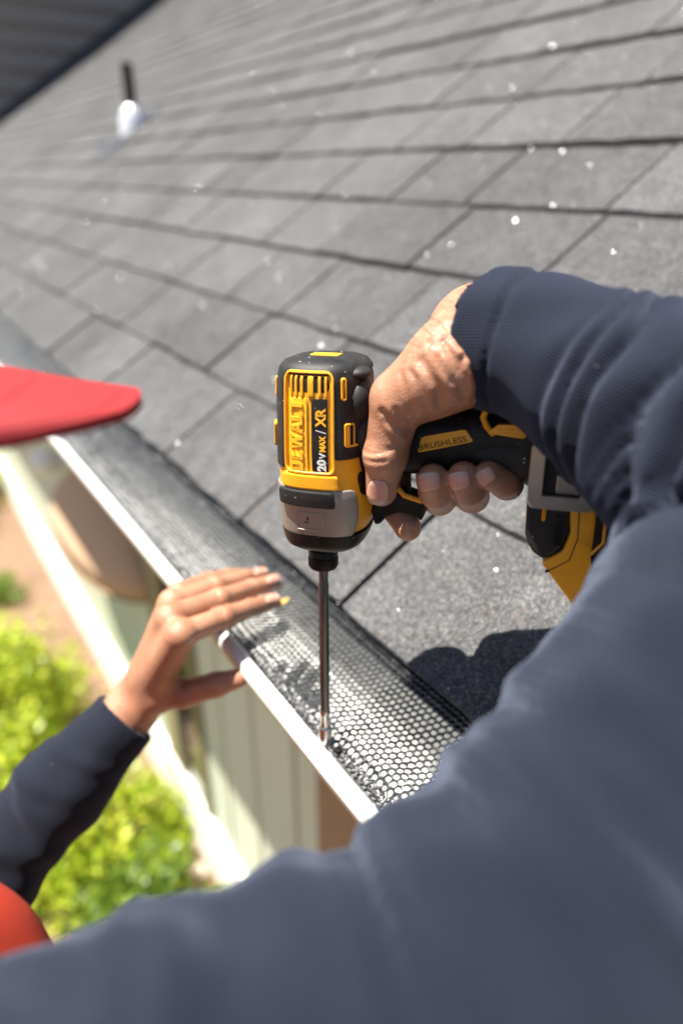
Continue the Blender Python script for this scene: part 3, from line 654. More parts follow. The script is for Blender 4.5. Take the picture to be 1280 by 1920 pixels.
def surface(fn, lo, hi, vox):
    lo = np.asarray(lo, float); n = np.ceil((np.asarray(hi)-lo)/vox).astype(int)+1; B = 4; n = ((n+B-1)//B)*B+1
    nc = (n-1)//B; cen = [lo[k]+(np.arange(nc[k])+0.5)*B*vox for k in range(3)]
    C = np.stack(np.meshgrid(*cen, indexing='ij'), -1).reshape(-1, 3).astype(F32); dc = fn(C).reshape(nc)
    g = np.repeat(np.repeat(np.repeat(dc, B, 0), B, 1), B, 2); g = np.pad(g, ((0, 1),)*3, mode='edge').astype(F32)
    near = np.abs(dc) < vox*B*1.75 + 0.004; idx = np.argwhere(near); off = np.stack(np.meshgrid(*[np.arange(B+1)]*3, indexing='ij'), -1).reshape(-1, 3)
    for s in range(0, len(idx), 3000):
        I = (idx[s:s+3000, None, :]*B+off[None]).reshape(-1, 3); d = fn((lo+I*vox).astype(F32)); g[I[:, 0], I[:, 1], I[:, 2]] = d
    ins = g < 0; m = ins[:-1, :-1, :-1].astype(np.int8)
    S = np.zeros(tuple(np.array(g.shape)-1), np.int8)
    for a in (0, 1):
        for b in (0, 1):
            for c in (0, 1): S += ins[a:g.shape[0]-1+a, b:g.shape[1]-1+b, c:g.shape[2]-1+c]
    cells = np.argwhere((S > 0) & (S < 8)); vid = -np.ones(S.shape, np.int64); vid[tuple(cells.T)] = np.arange(len(cells))
    acc = np.zeros((len(cells), 3)); cnt = np.zeros(len(cells))
    cor = [(a, b, c) for a in (0, 1) for b in (0, 1) for c in (0, 1)]
    for i, p in enumerate(cor):
        for q in cor[i+1:]:
            if sum(abs(x-y) for x, y in zip(p, q)) != 1: continue
            A = g[cells[:, 0]+p[0], cells[:, 1]+p[1], cells[:, 2]+p[2]]; Bq = g[cells[:, 0]+q[0], cells[:, 1]+q[1], cells[:, 2]+q[2]]
            x = (A < 0) != (Bq < 0); t = np.where(x, A/np.where(x, A-Bq, 1), 0)
            acc += np.where(x[:, None], np.array(p)+t[:, None]*(np.array(q)-np.array(p)), 0); cnt += x
    V = lo+(cells+acc/np.maximum(cnt, 1)[:, None])*vox; Q = []
    for ax in range(3):
        sl = [slice(1, -1)]*3; sl[ax] = slice(0, -1); s2 = list(sl); s2[ax] = slice(1, None)
        A = ins[tuple(sl)]; Bq = ins[tuple(s2)]; e = np.argwhere(A != Bq); flip = A[tuple(e.T)]
        o = np.ones(3, int); o[ax] = 0; e = e+o; u, w = [k for k in range(3) if k != ax]
        def c(du, dw): k = e.copy(); k[:, u] += du; k[:, w] += dw; return vid[tuple(k.T)]
        q = np.stack([c(-1, -1), c(0, -1), c(0, 0), c(-1, 0)], -1)
        if ax == 1: flip = ~flip
        q[~flip] = q[~flip][:, ::-1]; Q.append(q)
    Q = np.concatenate(Q); Q = Q[(Q >= 0).all(1)]
    return V, Q
def traces(fn, pts, d0=0.2, d1=1.2):          # many picture points at once -> surface points, hit flags
    R = np.array([ray(x, y) for x, y in pts]); t = np.full(len(R), d0); live = np.ones(len(R), bool)
    for _ in range(70):
        d = fn((CAM+t[:, None]*R).astype(F32)); t = t+np.where(live, np.maximum(d*0.85, 0), 0); live &= (d > 4e-5) & (t < d1)
        if not live.any(): break
    return CAM+t[:, None]*R, t < d1
def seg_dist(P, pts):
    d = None
    for a, b in zip(pts[:-1], pts[1:]):
        c = cone(P, a, b, 0, 0); d = c if d is None else np.minimum(d, c)
    return d
def normal_at(fn, p, e=3e-4):
    Q = np.array([p+np.eye(3)[k]*s for k in range(3) for s in (e, -e)], F32); d = fn(Q); g = np.array([d[0]-d[1], d[2]-d[3], d[4]-d[5]]); return g/np.linalg.norm(g)

# ------------------------------------------------------------------ the worker
def mat_skin():
    t = NT('skin'); p = t.pos()
    a = t.noise(28, 5, 0.6, p); b = t.noise(170, 4, 0.65, p)
    c = t.ramp(a, [(0.25, (0.26, 0.115, 0.062)), (0.5, (0.37, 0.178, 0.104)), (0.75, (0.46, 0.245, 0.155))])
    c = t.mix(t.math('MULTIPLY', t.ramp(b, [(0.35, 1.0), (0.6, 0.0)]), 0.16), c, (0.22, 0.085, 0.042))
    v = t.n('TexVoronoi', {'Vector': t.n('Mapping', {'Vector': p, 'Scale': (1, 1, 0.7)}).outputs[0], 'Scale': 780.0}, feature='DISTANCE_TO_EDGE')
    v2 = t.n('TexVoronoi', {'Vector': p, 'Scale': 330.0, 'Randomness': 1.0}, feature='DISTANCE_TO_EDGE')
    line = t.math('ADD', t.math('MULTIPLY', t.math('MINIMUM', v.outputs['Distance'], 0.25), 1.6), t.math('MULTIPLY', t.math('MINIMUM', v2.outputs['Distance'], 0.12), 2.2))
    sp = t.n('TexVoronoi', {'Vector': p, 'Scale': 520.0}); ss = t.n('SeparateColor', {0: sp.outputs['Color']})
    dust = t.math('MULTIPLY', t.math('GREATER_THAN', ss.outputs[0], 0.955), t.math('LESS_THAN', sp.outputs['Distance'], 0.22))
    c = t.mix(t.math('MULTIPLY', dust, 0.5), c, (0.75, 0.68, 0.60))
    t.p(Base_Color=c, Roughness=t.math('MULTIPLY_ADD', b, 0.2, 0.28))
    t.p(Subsurface_Weight=0.08, Subsurface_Radius=(0.006, 0.0022, 0.001)); t.b.inputs['Subsurface Scale'].default_value = 0.35
    t.p(Normal=t.bump(t.math('ADD', line, t.math('MULTIPLY', b, 0.7)), 0.6, 0.0005)); return t.m
M_SKIN = mat_skin()
tn = NT('nail'); tn.p(Base_Color=tn.mix(tn.noise(240, 3, 0.5, tn.pos()), (0.47, 0.235, 0.165), (0.56, 0.32, 0.24)), Roughness=0.33, Subsurface_Weight=0.1); tn.b.inputs['Subsurface Scale'].default_value = 0.001
tn.p(Normal=tn.bump(tn.noise(500, 2, 0.5, tn.pos()), 0.2, 0.0002))
M_NAIL = tn.m
tt = NT('nail_edge'); tt.p(Base_Color=tt.mix(tt.noise(900, 3, 0.6, tt.pos()), (0.34, 0.26, 0.19), (0.55, 0.47, 0.38)), Roughness=0.6); M_NEDGE = tt.m

PB = Vector((-0.62, 0.32, 1.05)); person = empty('person', tuple(PB))
tag(person, 'worker in navy long sleeves, red vest and red cap driving a screw into the gutter', 'person')
def ppart(o, parent=None):
    if parent is None: o.parent = person; o.matrix_parent_inverse = Matrix.Translation(-PB)
    else: o.parent = parent
    return o
def hp(px, py, s): h, v = LP(px, py, s); return D(h, v, s)

# right hand round the grip -------------------------------------------------
WR = at(912, 634, 0.392)
R_IDX = [hp(742, 742, -14), hp(738, 890, -24), hp(748, 958, -8), hp(764, 989, 1)]
R_MID = [hp(792, 772, -32), hp(812, 900, -35), hp(823, 935, -12), hp(817, 921, 14), hp(811, 899, 24)]
R_RNG = [hp(842, 785, -34), hp(872, 900, -36), hp(884, 930, -12), hp(879, 915, 14), hp(869, 895, 24)]
R_PNK = [hp(890, 790, -32), hp(930, 880, -33), hp(950, 908, -10), hp(944, 902, 12), hp(916, 890, 22)]
R_THB = [hp(846, 690, 29), hp(745, 747, 30), hp(723, 853, 29.5), hp(715, 920, 27)]
mm = 0.001
R_SLV = [WR, at(985, 645, 0.378), at(1100, 700, 0.348), at(1260, 795, 0.318), at(1480, 985, 0.285)]
creases = []
def right_hand_base(P):
    f = chain(P, R_IDX, [12*mm, 11*mm, 10*mm, 8.9*mm])
    for pts, r in ((R_MID, (12, 11.2, 10.6, 10.4, 9.6)), (R_RNG, (12, 11.2, 10.6, 10.4, 9.6)), (R_PNK, (11, 10, 9.6, 9.4, 8.4))):
        f = smin(f, chain(P, pts, [x*mm for x in r]), 0.0012)
    p = None
    for q, r in ((R_IDX[0], 13), (R_MID[0], 13), (R_RNG[0], 12.5), (R_PNK[0], 12)):
        c = cone(P, WR+np.array([0.0, 0.008, 0.0]), q, 23*mm, r*mm); p = c if p is None else smin(p, c, 0.012)
    th = chain(P, R_THB, [24*mm, 15.2*mm, 12.3*mm, 9.4*mm], 0.004)
    th = smin(th, ball(P, R_THB[2]+DS*0.003, 11.6*mm), 0.004)
    th = smin(th, ball(P, hp(806, 716, 29), 18.5*mm), 0.010)
    th = smin(th, ball(P, hp(770, 738, 28), 15*mm), 0.008)
    th = smin(th, cone(P, hp(850, 672, 26), WR, 23*mm, 27.5*mm), 0.010)
    p = smin(p, th, 0.008)
    p = smin(p, ball(P, hp(940, 712, 14), 13.5*mm), 0.006)
    p = smin(p, cone(P, WR, R_SLV[2], 26*mm, 27*mm), 0.010)
    return smin(p, f, 0.0035)
def right_hand(P):
    d = right_hand_base(P)
    for pts, w, dep in creases:
        near = np.abs(d) < 0.02
        if near.any():
            e = seg_dist(P[near], pts); d[near] += dep*np.exp(-(e/w)**2) - 0.35*dep*np.exp(-((e-2.3*w)/(1.1*w))**2)
    return d
for pl_, w, dep in (
    ([(835, 612), (858, 640), (877, 663), (893, 690)], 1.6, 1.5), ([(768, 696), (782, 712), (788, 740), (800, 764)], 1.4, 0.8),
    ([(790, 676), (803, 700), (820, 726), (824, 760)], 2.1, 1.5), ([(822, 668), (830, 692), (846, 718)], 1.4, 0.8),
    ([(832, 640), (850, 680), (856, 712), (872, 748)], 2.2, 1.6), ([(866, 672), (864, 694), (874, 716), (879, 730)], 1.5, 1.2),
    ([(888, 690), (891, 706), (892, 724), (888, 746)], 1.9, 1.3), ([(752, 700), (757, 725), (766, 752), (772, 778)], 1.5, 0.8),
    ([(716, 772), (732, 790), (748, 800), (768, 808)], 1.7, 1.3), ([(722, 790), (740, 806), (764, 818)], 1.3, 0.8), ([(742, 768), (756, 784), (770, 792)], 1.3, 0.9),
    ([(683, 846), (700, 851), (718, 848), (732, 842)], 1.3, 0.8), ([(684, 862), (702, 866), (722, 864)], 1.2, 0.7), ([(688, 838), (706, 841), (722, 838)], 1.0, 0.5),
    ([(850, 585), (872, 600), (890, 622)], 1.3, 0.7), ([(820, 620), (842, 634), (860, 652)], 1.2, 0.7), ([(800, 640), (818, 650), (836, 664)], 1.1, 0.6), ([(868, 560), (886, 580), (896, 600)], 1.2, 0.6),
    ([(905, 715), (925, 725), (955, 728)], 1.5, 0.9)):
    q, ok = traces(right_hand_base, pl_)
    if ok.all(): creases.append((q, w*mm, dep*mm))
allp = np.array(R_IDX+R_MID+R_RNG+R_PNK+R_THB+[WR, R_SLV[2]])
RV, RQ = surface(right_hand, allp.min(0)-0.04, allp.max(0)+0.04, 0.00125)

# left hand on the gutter lip ---------------------------------------------
def zpt(px, py, z): d = ray(px, py); return CAM+d*((z-CAM[2])/d[2])
L_W = at(243, 1336, 0.640)
L_IDX = [zpt(338, 1190, 2.628), zpt(418, 1158, 2.622), zpt(470, 1140, 2.606), zpt(512, 1127, 2.598)]
L_MID = [zpt(318, 1158, 2.632), zpt(410, 1124, 2.626), zpt(472, 1103, 2.609), zpt(513, 1091, 2.599)]
L_RNG = [zpt(322, 1130, 2.628), zpt(402, 1100, 2.622), zpt(455, 1085, 2.608), zpt(490, 1077, 2.599)]
L_PNK = [zpt(336, 1112, 2.620), zpt(392, 1088, 2.614), zpt(425, 1081, 2.604), zpt(446, 1077, 2.598)]
L_TH = [at(292, 1300, 0.630), at(345, 1300, 0.622), at(405, 1284, 0.612), at(446, 1272, 0.612)]
L_EL = np.array([-0.43, 0.49, 2.365])
lcre = []
def left_base(P):
    f = None
    for pts, r in ((L_IDX, (11, 9.6, 8.8, 7.6)), (L_MID, (11.5, 9.8, 9.0, 7.8)), (L_RNG, (11, 9.4, 8.6, 7.4)), (L_PNK, (10, 8.4, 7.6, 6.6))):
        c = chain(P, pts, [x*mm for x in r], 0.003); f = c if f is None else smin(f, c, 0.0012)
    for q in (L_IDX[1], L_MID[1], L_RNG[1]): f = smin(f, ball(P, q, 10.2*mm), 0.003)
    p = None
    for q, r in ((L_IDX[0], 13), (L_MID[0], 12.5), (L_RNG[0], 12), (L_PNK[0], 11)):
        c = cone(P, L_W+np.array([0.012, 0.004, 0.010]), q, 18*mm, r*mm); p = c if p is None else smin(p, c, 0.008)
    th = chain(P, L_TH, [16*mm, 13*mm, 11*mm, 8.6*mm], 0.004); th = smin(th, cone(P, L_W, L_TH[0], 20*mm, 16*mm), 0.01)
    th = smin(th, cone(P, L_TH[0], L_IDX[0], 14*mm, 10*mm), 0.01)
    p = smin(p, th, 0.006); p = smin(p, cone(P, L_W, L_EL, 24*mm, 40*mm), 0.012)
    d = smin(p, f, 0.004)
    for a, b in ((L_IDX[0], L_W), (L_MID[0], L_W), (L_RNG[0], L_W)):        # extensor tendons
        d = d-0.0012*np.exp(-(cone(P, a+np.array([0, 0, 0.009]), b+np.array([0.006, 0, 0.017]), 0, 0)/0.0035)**2)
    return d
def left_hand(P):
    d = left_base(P)
    for pts, w, dep in lcre:
        near = np.abs(d) < 0.02
        if near.any(): e = seg_dist(P[near], pts); d[near] += dep*np.exp(-(e/w)**2)
    return d
for pl_, w, dep in (([(416, 1142), (420, 1158), (424, 1174)], 1.6, 0.9), ([(408, 1145), (411, 1160), (414, 1176)], 1.3, 0.6), ([(408, 1110), (411, 1124), (415, 1138)], 1.5, 0.8), ([(400, 1088), (403, 1100), (407, 1112)], 1.4, 0.7),
                    ([(390, 1266), (398, 1282), (404, 1300)], 1.4, 0.9), ([(340, 1276), (352, 1290), (362, 1310)], 1.6, 1.0), ([(318, 1262), (338, 1262), (356, 1252)], 2.0, 1.4), ([(316, 1286), (336, 1288), (352, 1280)], 1.6, 1.0)):
    q, ok = traces(left_base, pl_)
    if ok.all(): lcre.append((q, w*mm, dep*mm))
allp = np.array(L_IDX+L_MID+L_RNG+L_PNK+L_TH+[L_W])
LV, LQ = surface(left_hand, allp.min(0)-0.045, allp.max(0)+0.035, 0.0016)

# trunk, head and legs under the clothes ------------------------------------
SH_R = at(120, 2260, 0.205); EL_R = R_SLV[4]
BRIM = at(250, 690, 0.315)
HC = BRIM+np.array([-0.190, 0.012, -0.002])                 # centre of the skull
CH = np.array([-0.475, 0.29, 2.425]); HIP = np.array([-0.62, 0.31, 2.02]); SH_L = np.array([-0.47, 0.50, 2.63])
NK = np.array([-0.44, 0.34, 2.70])
def trunk(P):
    d = smin(ellip(P, CH+np.array([0, 0, 0.02]), (0.105, 0.165, 0.19)), ellip(P, (CH+HIP)/2, (0.10, 0.15, 0.24)), 0.06)
    d = smin(d, ellip(P, HIP, (0.11, 0.165, 0.13)), 0.06)
    d = smin(d, cone(P, CH+np.array([0, -0.1, 0.1]), SH_R, 0.07, 0.046), 0.05); d = smin(d, cone(P, CH+np.array([0, 0.1, 0.1]), SH_L, 0.075, 0.055), 0.05)
    d = smin(d, chain(P, [SH_R, at(925, 1880, 0.240), EL_R], [0.044, 0.036, 0.030], 0.004), 0.01); d = smin(d, cone(P, EL_R, R_SLV[2], 0.030, 0.030), 0.004)
    d = smin(d, cone(P, SH_L, L_EL, 0.05, 0.04), 0.02); d = smin(d, cone(P, L_EL, L_W+0.25*(L_EL-L_W), 0.038, 0.03), 0.02)
    d = smin(d, cone(P, CH+np.array([0.0, 0.02, 0.16]), HC+np.array([-0.03, 0, -0.07]), 0.062, 0.055), 0.03)
    for s in (-1, 1):
        k = HIP+np.array([0.07, s*0.10, -0.44]); a = k+np.array([-0.05, 0, -0.42])
        d = smin(d, cone(P, HIP+np.array([0, s*0.085, -0.05]), k, 0.085, 0.058), 0.03); d = smin(d, cone(P, k, a, 0.055, 0.038), 0.02)
    h = ellip(P, HC+np.array([-0.012, 0, 0.012]), (0.098, 0.077, 0.112)); h = smin(h, ellip(P, HC+np.array([0.035, 0, -0.065]), (0.058, 0.055, 0.065)), 0.03)
    h = smin(h, cone(P, HC+np.array([0.085, 0, 0.0]), HC+np.array([0.106, 0, -0.036]), 0.009, 0.014), 0.012)        # nose
    h = smin(h, ellip(P, HC+np.array([0.088, 0, -0.068]), (0.010, 0.024, 0.010)), 0.008)                             # mouth
    for s in (-1, 1):
        h = smin(h, ellip(P, HC+np.array([0.0, s*0.080, -0.012]), (0.020, 0.009, 0.032)), 0.006)                   # ears
        h = np.maximum(h, -ellip(P, HC+np.array([0.094, s*0.031, 0.002]), (0.012, 0.015, 0.009)))                  # eye sockets
        h = smin(h, ball(P, HC+np.array([0.079, s*0.031, 0.001]), 0.0125), 0.002)
    return smin(d, h, 0.02)
TV, TQ = surface(trunk, (-0.85, -0.08, 1.02), (0.12, 0.72, 3.02), 0.009)
bv = np.concatenate([RV, LV, TV]); bq = np.concatenate([RQ, LQ+len(RV), TQ+len(RV)+len(LV)])
body = ppart(link('body', mesh_np('body', bv, bq), M_SKIN, smooth=True))

# finger nails: plates that follow the skin
def nail(fn, c, ux, W, H, lift=0.0006, edge=0.0, name='fingernail', d0=0.2):
    # c picture centre, ux picture direction of the tip, W half width, H half length in picture units
    uy = np.array(ux, float); uy /= np.linalg.norm(uy); wx = np.array([-uy[1], uy[0]]); n = 12; f = []; pp_ = []
    for j in range(n+1):
        b = -1+2*j/n; wid = (1-max(0, -b)**3.2*0.45)*(1-max(0, b-0.55)**2*0.9)
        for i in range(n+1):
            a = -1+2*i/n; pp_.append(np.array(c)+wx*a*W*wid+uy*b*H*(1-0.16*a*a if b > 0 else 1))
    v, ok = traces(fn, pp_, d0); g_ = np.flatnonzero(ok); P2 = np.array(pp_); nn = normal_at(fn, v[g_[np.argmin(np.linalg.norm(P2[g_]-np.array(c), axis=1))]]); out_ = []
    for k in range(len(v)):
        j, i = divmod(k, n+1); a, b = -1+2*i/n, -1+2*j/n
        q = v[k] if ok[k] else v[g_[np.argmin(np.linalg.norm(P2[g_]-P2[k], axis=1))]]
        rim = max(abs(a), abs(b)); off = lift*(1-0.9*max(0, rim-0.75)/0.25*(0 if b > 0.7 and abs(a) < 0.8 else 1))
        out_.append(q+nn*off+nn*0.0006*max(0, b-0.6))
    for j in range(n):
        for i in range(n): k = j*(n+1)+i; f.append((k, k+1, k+n+2, k+n+1))
    me = mesh_from(name, out_, f); me.materials.append(M_NAIL); me.materials.append(M_NEDGE)
    o = link(name, me, None, None, smooth=True)
    for p_ in me.polygons:
        if p_.index//n >= n-2: p_.material_index = 1
    so = o.modifiers.new('thick', 'SOLIDIFY'); so.thickness = 0.0007; so.offset = 0
    return ppart(o, body)
nail(right_hand, (709, 923), (-0.10, 1), 20, 22)
nail(right_hand, (804, 903), (-0.15, -1), 22, 18)
nail(right_hand, (860, 901), (-0.18, -1), 21, 17)
nail(right_hand, (911, 893), (-0.55, -1), 18, 15)
nail(left_hand, (512, 1121), (1, -0.25), 9, 13)
nail(left_hand, (514, 1085), (1, -0.25), 9, 13)
nail(left_hand, (490, 1071), (1, -0.2), 8, 12)

# fine dark hair on the forearm edge above the cuff
hr = np.random.default_rng(3); hb = MB(); c0 = []
while len(c0) < 110:
    u_ = hr.random(); x_, y_ = 770+u_*125+hr.normal(0, 9), 664-u_*142+abs(hr.normal(0, 17))-4; c0.append((x_, y_))
hv, hok = traces(right_hand, c0)
for q, okk in zip(hv, hok):
    if not okk: continue
    nn_ = normal_at(right_hand, q); dr = nn_*0.6-RT*0.7+UP*hr.normal(-0.1, 0.4)+RT*hr.normal(0, 0.3); L_ = hr.uniform(0.003, 0.0075)
    hb.tube([q-nn_*0.0003, q+dr*L_*0.5+nn_*L_*0.12, q+dr*L_+np.array([0, 0, -0.0006])], [0.00007, 0.00006, 0.00002], 3)
if hb.v: tag(ppart(hb.build('arm_hair', simple('dark_hair', (0.02, 0.013, 0.01), 0.5)), body), kind='stuff')

# clothing ------------------------------------------------------------------
def mat_cloth(name, col, col2, ribs=260.0, bumps=0.5, stain=False):
    t = NT(name); at_ = t.n('Attribute', attribute_name='sleeve'); uv = at_.outputs['Vector']; sx = t.n('SeparateXYZ', {0: uv})
    p = t.pos(); w = t.math('SINE', t.math('MULTIPLY', t.math('MULTIPLY', sx.outputs[1], sx.outputs[2]), ribs)); w2 = t.math('SINE', t.math('MULTIPLY', sx.outputs[0], 5200.0))
    a = t.noise(35, 5, 0.6, p); b = t.noise(900, 3, 0.6, p)
    c = t.mix(a, col, col2); c = t.mix(t.math('MULTIPLY_ADD', w, 0.14, 0.14), c, tuple(x*0.35 for x in col))
    if stain:
        s1 = t.ramp(t.noise(26, 5, 0.75, t.n('Mapping', {'Vector': p, 'Location': (0.3, 0.1, 0.0)}).outputs[0]), [(0.66, 0.0), (0.74, 1.0)]); c = t.mix(t.math('MULTIPLY', s1, 0.55), c, (0.30, 0.28, 0.24))
    lint = t.n('TexVoronoi', {'Vector': p, 'Scale': 170.0}); ls = t.n('SeparateColor', {0: lint.outputs['Color']})
    c = t.mix(t.math('MULTIPLY', t.math('MULTIPLY', t.math('GREATER_THAN', ls.outputs[0], 0.985), t.math('LESS_THAN', lint.outputs['Distance'], 0.07)), 0.25), c, (0.5, 0.48, 0.45))
    t.p(Base_Color=c, Roughness=0.9, Sheen_Weight=0.16, Sheen_Roughness=0.45, Sheen_Tint=(0.62, 0.72, 1.0, 1)); t.b.inputs['Specular IOR Level'].default_value = 0.2
    h = t.math('ADD', t.math('MULTIPLY', w, 0.5), t.math('ADD', t.math('MULTIPLY', w2, 0.12), t.math('MULTIPLY', b, 0.5)))
    t.p(Normal=t.bump(h, bumps, 0.0006)); return t.m
M_NAVY = mat_cloth('navy_knit', (0.0062, 0.0085, 0.0180), (0.0100, 0.0130, 0.0250), 150.0, 0.7)
M_NAVY2 = mat_cloth('navy_knit_dusty', (0.0055, 0.0075, 0.0145), (0.0085, 0.0115, 0.020), 130.0, 0.5, True)
M_RED = simple('red_vest_cloth', (0.45, 0.026, 0.004), 0.8, var=0.15, scale=30, bump=0.4, bscale=800)
M_CAP = simple('red_cap_cloth', (0.25, 0.0045, 0.0065), 0.75, var=0.1, scale=40, bump=0.4, bscale=1500)
M_JEAN = simple('work_trousers', (0.05, 0.055, 0.07), 0.9)

def polyparam(P, pts):
    pts = [np.asarray(q, float) for q in pts]; best = np.full(len(P), 1e9); tt_ = np.zeros(len(P)); ax = np.zeros((len(P), 3)); L0 = 0.0; C = np.zeros((len(P), 3))
    for a, b in zip(pts[:-1], pts[1:]):
        ab = b-a; L = np.linalg.norm(ab); t = np.clip(((P-a)@ab)/(L*L), 0, 1); q = a+t[:, None]*ab; d = np.linalg.norm(P-q, axis=1); m = d < best
        best[m] = d[m]; tt_[m] = L0+t[m]*L; C[m] = q[m]; ax[m] = ab/L; L0 += L
    return best, tt_, C, ax
def sleeve_attr(o, V, pts, ref, rads):
    _, t, C, ax = polyparam(V, pts); q = V-C; ref = np.asarray(ref, float); u = ref-(ax@ref)[:, None]*ax; u /= np.linalg.norm(u, axis=1)[:, None]; w = np.cross(ax, u)
    ang = np.arctan2((q*w).sum(1), (q*u).sum(1)); vec = np.stack([t, ang, np.interp(t, arc(pts), rads)/0.036], -1).astype(F32)
    a = o.data.attributes.new('sleeve', 'FLOAT_VECTOR', 'POINT'); a.data.foreach_set('vector', vec.ravel())
def smooth_curve(pts, n):
    pts = [np.asarray(p, float) for p in pts]; out = []
    P = [2*pts[0]-pts[1]]+pts+[2*pts[-1]-pts[-2]]
    for i in range(1, len(P)-2):
        for k in range(n):
            t = k/n; a, b, c, d = P[i-1], P[i], P[i+1], P[i+2]
            out.append(0.5*((2*b)+(-a+c)*t+(2*a-5*b+4*c-d)*t*t+(-a+3*b-3*c+d)*t**3))
    return out+[pts[-1]]
# right sleeve: forearm, bent elbow, upper arm up to the shoulder
WS = at(912, 640, 0.381)
RS = [WS-0.75*(at(985, 648, 0.370)-WS), at(985, 648, 0.370)] + R_SLV[2:] + [at(1262, 1438, 0.268), at(905, 1862, 0.240), at(570, 2050, 0.225), SH_R]
RSR = [0.0355, 0.0375, 0.0405, 0.050, 0.062, 0.066, 0.065, 0.066, 0.072]
def arc(pts): return np.concatenate([[0], np.cumsum([np.linalg.norm(np.asarray(b)-np.asarray(a)) for a, b in zip(pts[:-1], pts[1:])])])
RT_ = arc(RS)
inner = CAM-at(1000, 800, 0.36); inner /= np.linalg.norm(inner)
folds_r = [(0.056, 0.0016, 0.0060, 0.014, 0.9), (0.073, 0.0038, 0.0042, 0.020, 0.5), (0.088, 0.0042, 0.0048, 0.022, 0.35), (0.104, 0.0050, 0.0052, 0.022, 0.45), (0.121, 0.0075, 0.0070, 0.026, 0.3), (0.144, 0.0095, 0.0085, 0.026, 0.4), (0.170, 0.0100, 0.0100, 0.022, 0.3),
           (0.215, 0.0022, 0.014, 0.015, 0.2)]
RC = smooth_curve(RS, 5); RCR = np.interp(np.linspace(0, len(RS)-1, len(RC)), np.arange(len(RS)), RSR)
def right_sleeve(P):
    d = None
    for i in range(len(RC)-1):
        c = cone(P, RC[i], RC[i+1], RCR[i], RCR[i+1]); d = c if d is None else smin(d, c, 0.004)
    # open end at the wrist
    a0 = (RS[1]-RS[0])/np.linalg.norm(RS[1]-RS[0]); tc_ = CAM-RS[0]; tc_ /= np.linalg.norm(tc_); n0 = a0+0.30*tc_; n0 /= np.linalg.norm(n0); cut = -((P-(WS+a0*0.0020).astype(F32))@n0.astype(F32)); d = np.maximum(d, cut)
    hole = cone(P, RS[0]-0.05*a0, WS+0.0065*a0, 0.0325, 0.0325); return np.maximum(d, -hole)
A_ = np.array(RC); V, Q = surface(right_sleeve, A_.min(0)-0.085, A_.max(0)+0.085, 0.0022)
# folds: pushed in and out along the surface normal of the finished tube
tm = mesh_np('tmp', V, Q); NV = np.zeros(len(V)*3, F32); tm.vertex_normals.foreach_get('vector', NV); NV = NV.reshape(-1, 3); bpy.data.meshes.remove(tm)
RC2 = smooth_curve(RS, 16); _, t, C, ax = polyparam(V, RC2)
for _k in range(2): ax = ax/np.linalg.norm(ax, axis=1)[:, None]
q = V-C; u = inner-(ax@inner)[:, None]*ax; u /= np.linalg.norm(u, axis=1)[:, None]; w = np.cross(ax, u)
ang = np.arctan2((q*w).sum(1), (q*u).sum(1)); disp = np.zeros(len(V))
nz = 0.006*np.sin(V[:, 0]*61+1.0)*np.sin(V[:, 2]*53)+0.004*np.sin(V[:, 1]*97)
for t0, amp, wd, tilt, soft in folds_r:
    tc = t0+0.012+tilt*np.sin(ang*0.5+0.3)+nz; win = np.clip(0.42+0.62*np.cos(ang-soft), 0.0, 1)**1.2; x = (t-tc)/wd
    disp += amp*win*(0.75*np.exp(-(x/1.2)**2)-1.6*np.exp(-np.abs(x-1.6)*2.3))
ua = np.clip((t-0.27)/0.05, 0, 1); disp += ua*(0.0021*np.sin(t*118+1.6*np.sin(ang)+0.8)+0.0012*np.sin(t*71+2.0*ang)+0.0009*np.sin(t*240+3.1*ang+np.sin(t*70)))
disp = np.where(t < 0.042, disp*0.3, disp)+0.0012*np.sin(V[:, 0]*140+V[:, 1]*90)*np.sin(V[:, 2]*120)
disp -= np.exp(-((t-0.036)/0.0024)**2)*0.0018; disp += np.where(t < 0.033, 0.0007, 0)          # cuff seam and band
V = V+NV*disp[:, None]
o = ppart(link('right_sleeve', mesh_np('right_sleeve', V, Q), M_NAVY, smooth=True)); sleeve_attr(o, V, RC2, inner, np.interp(np.linspace(0, len(RS)-1, len(RC2)), np.arange(len(RS)), RSR))
o['label'] = 'navy ribbed knit sleeve on the bent right arm'

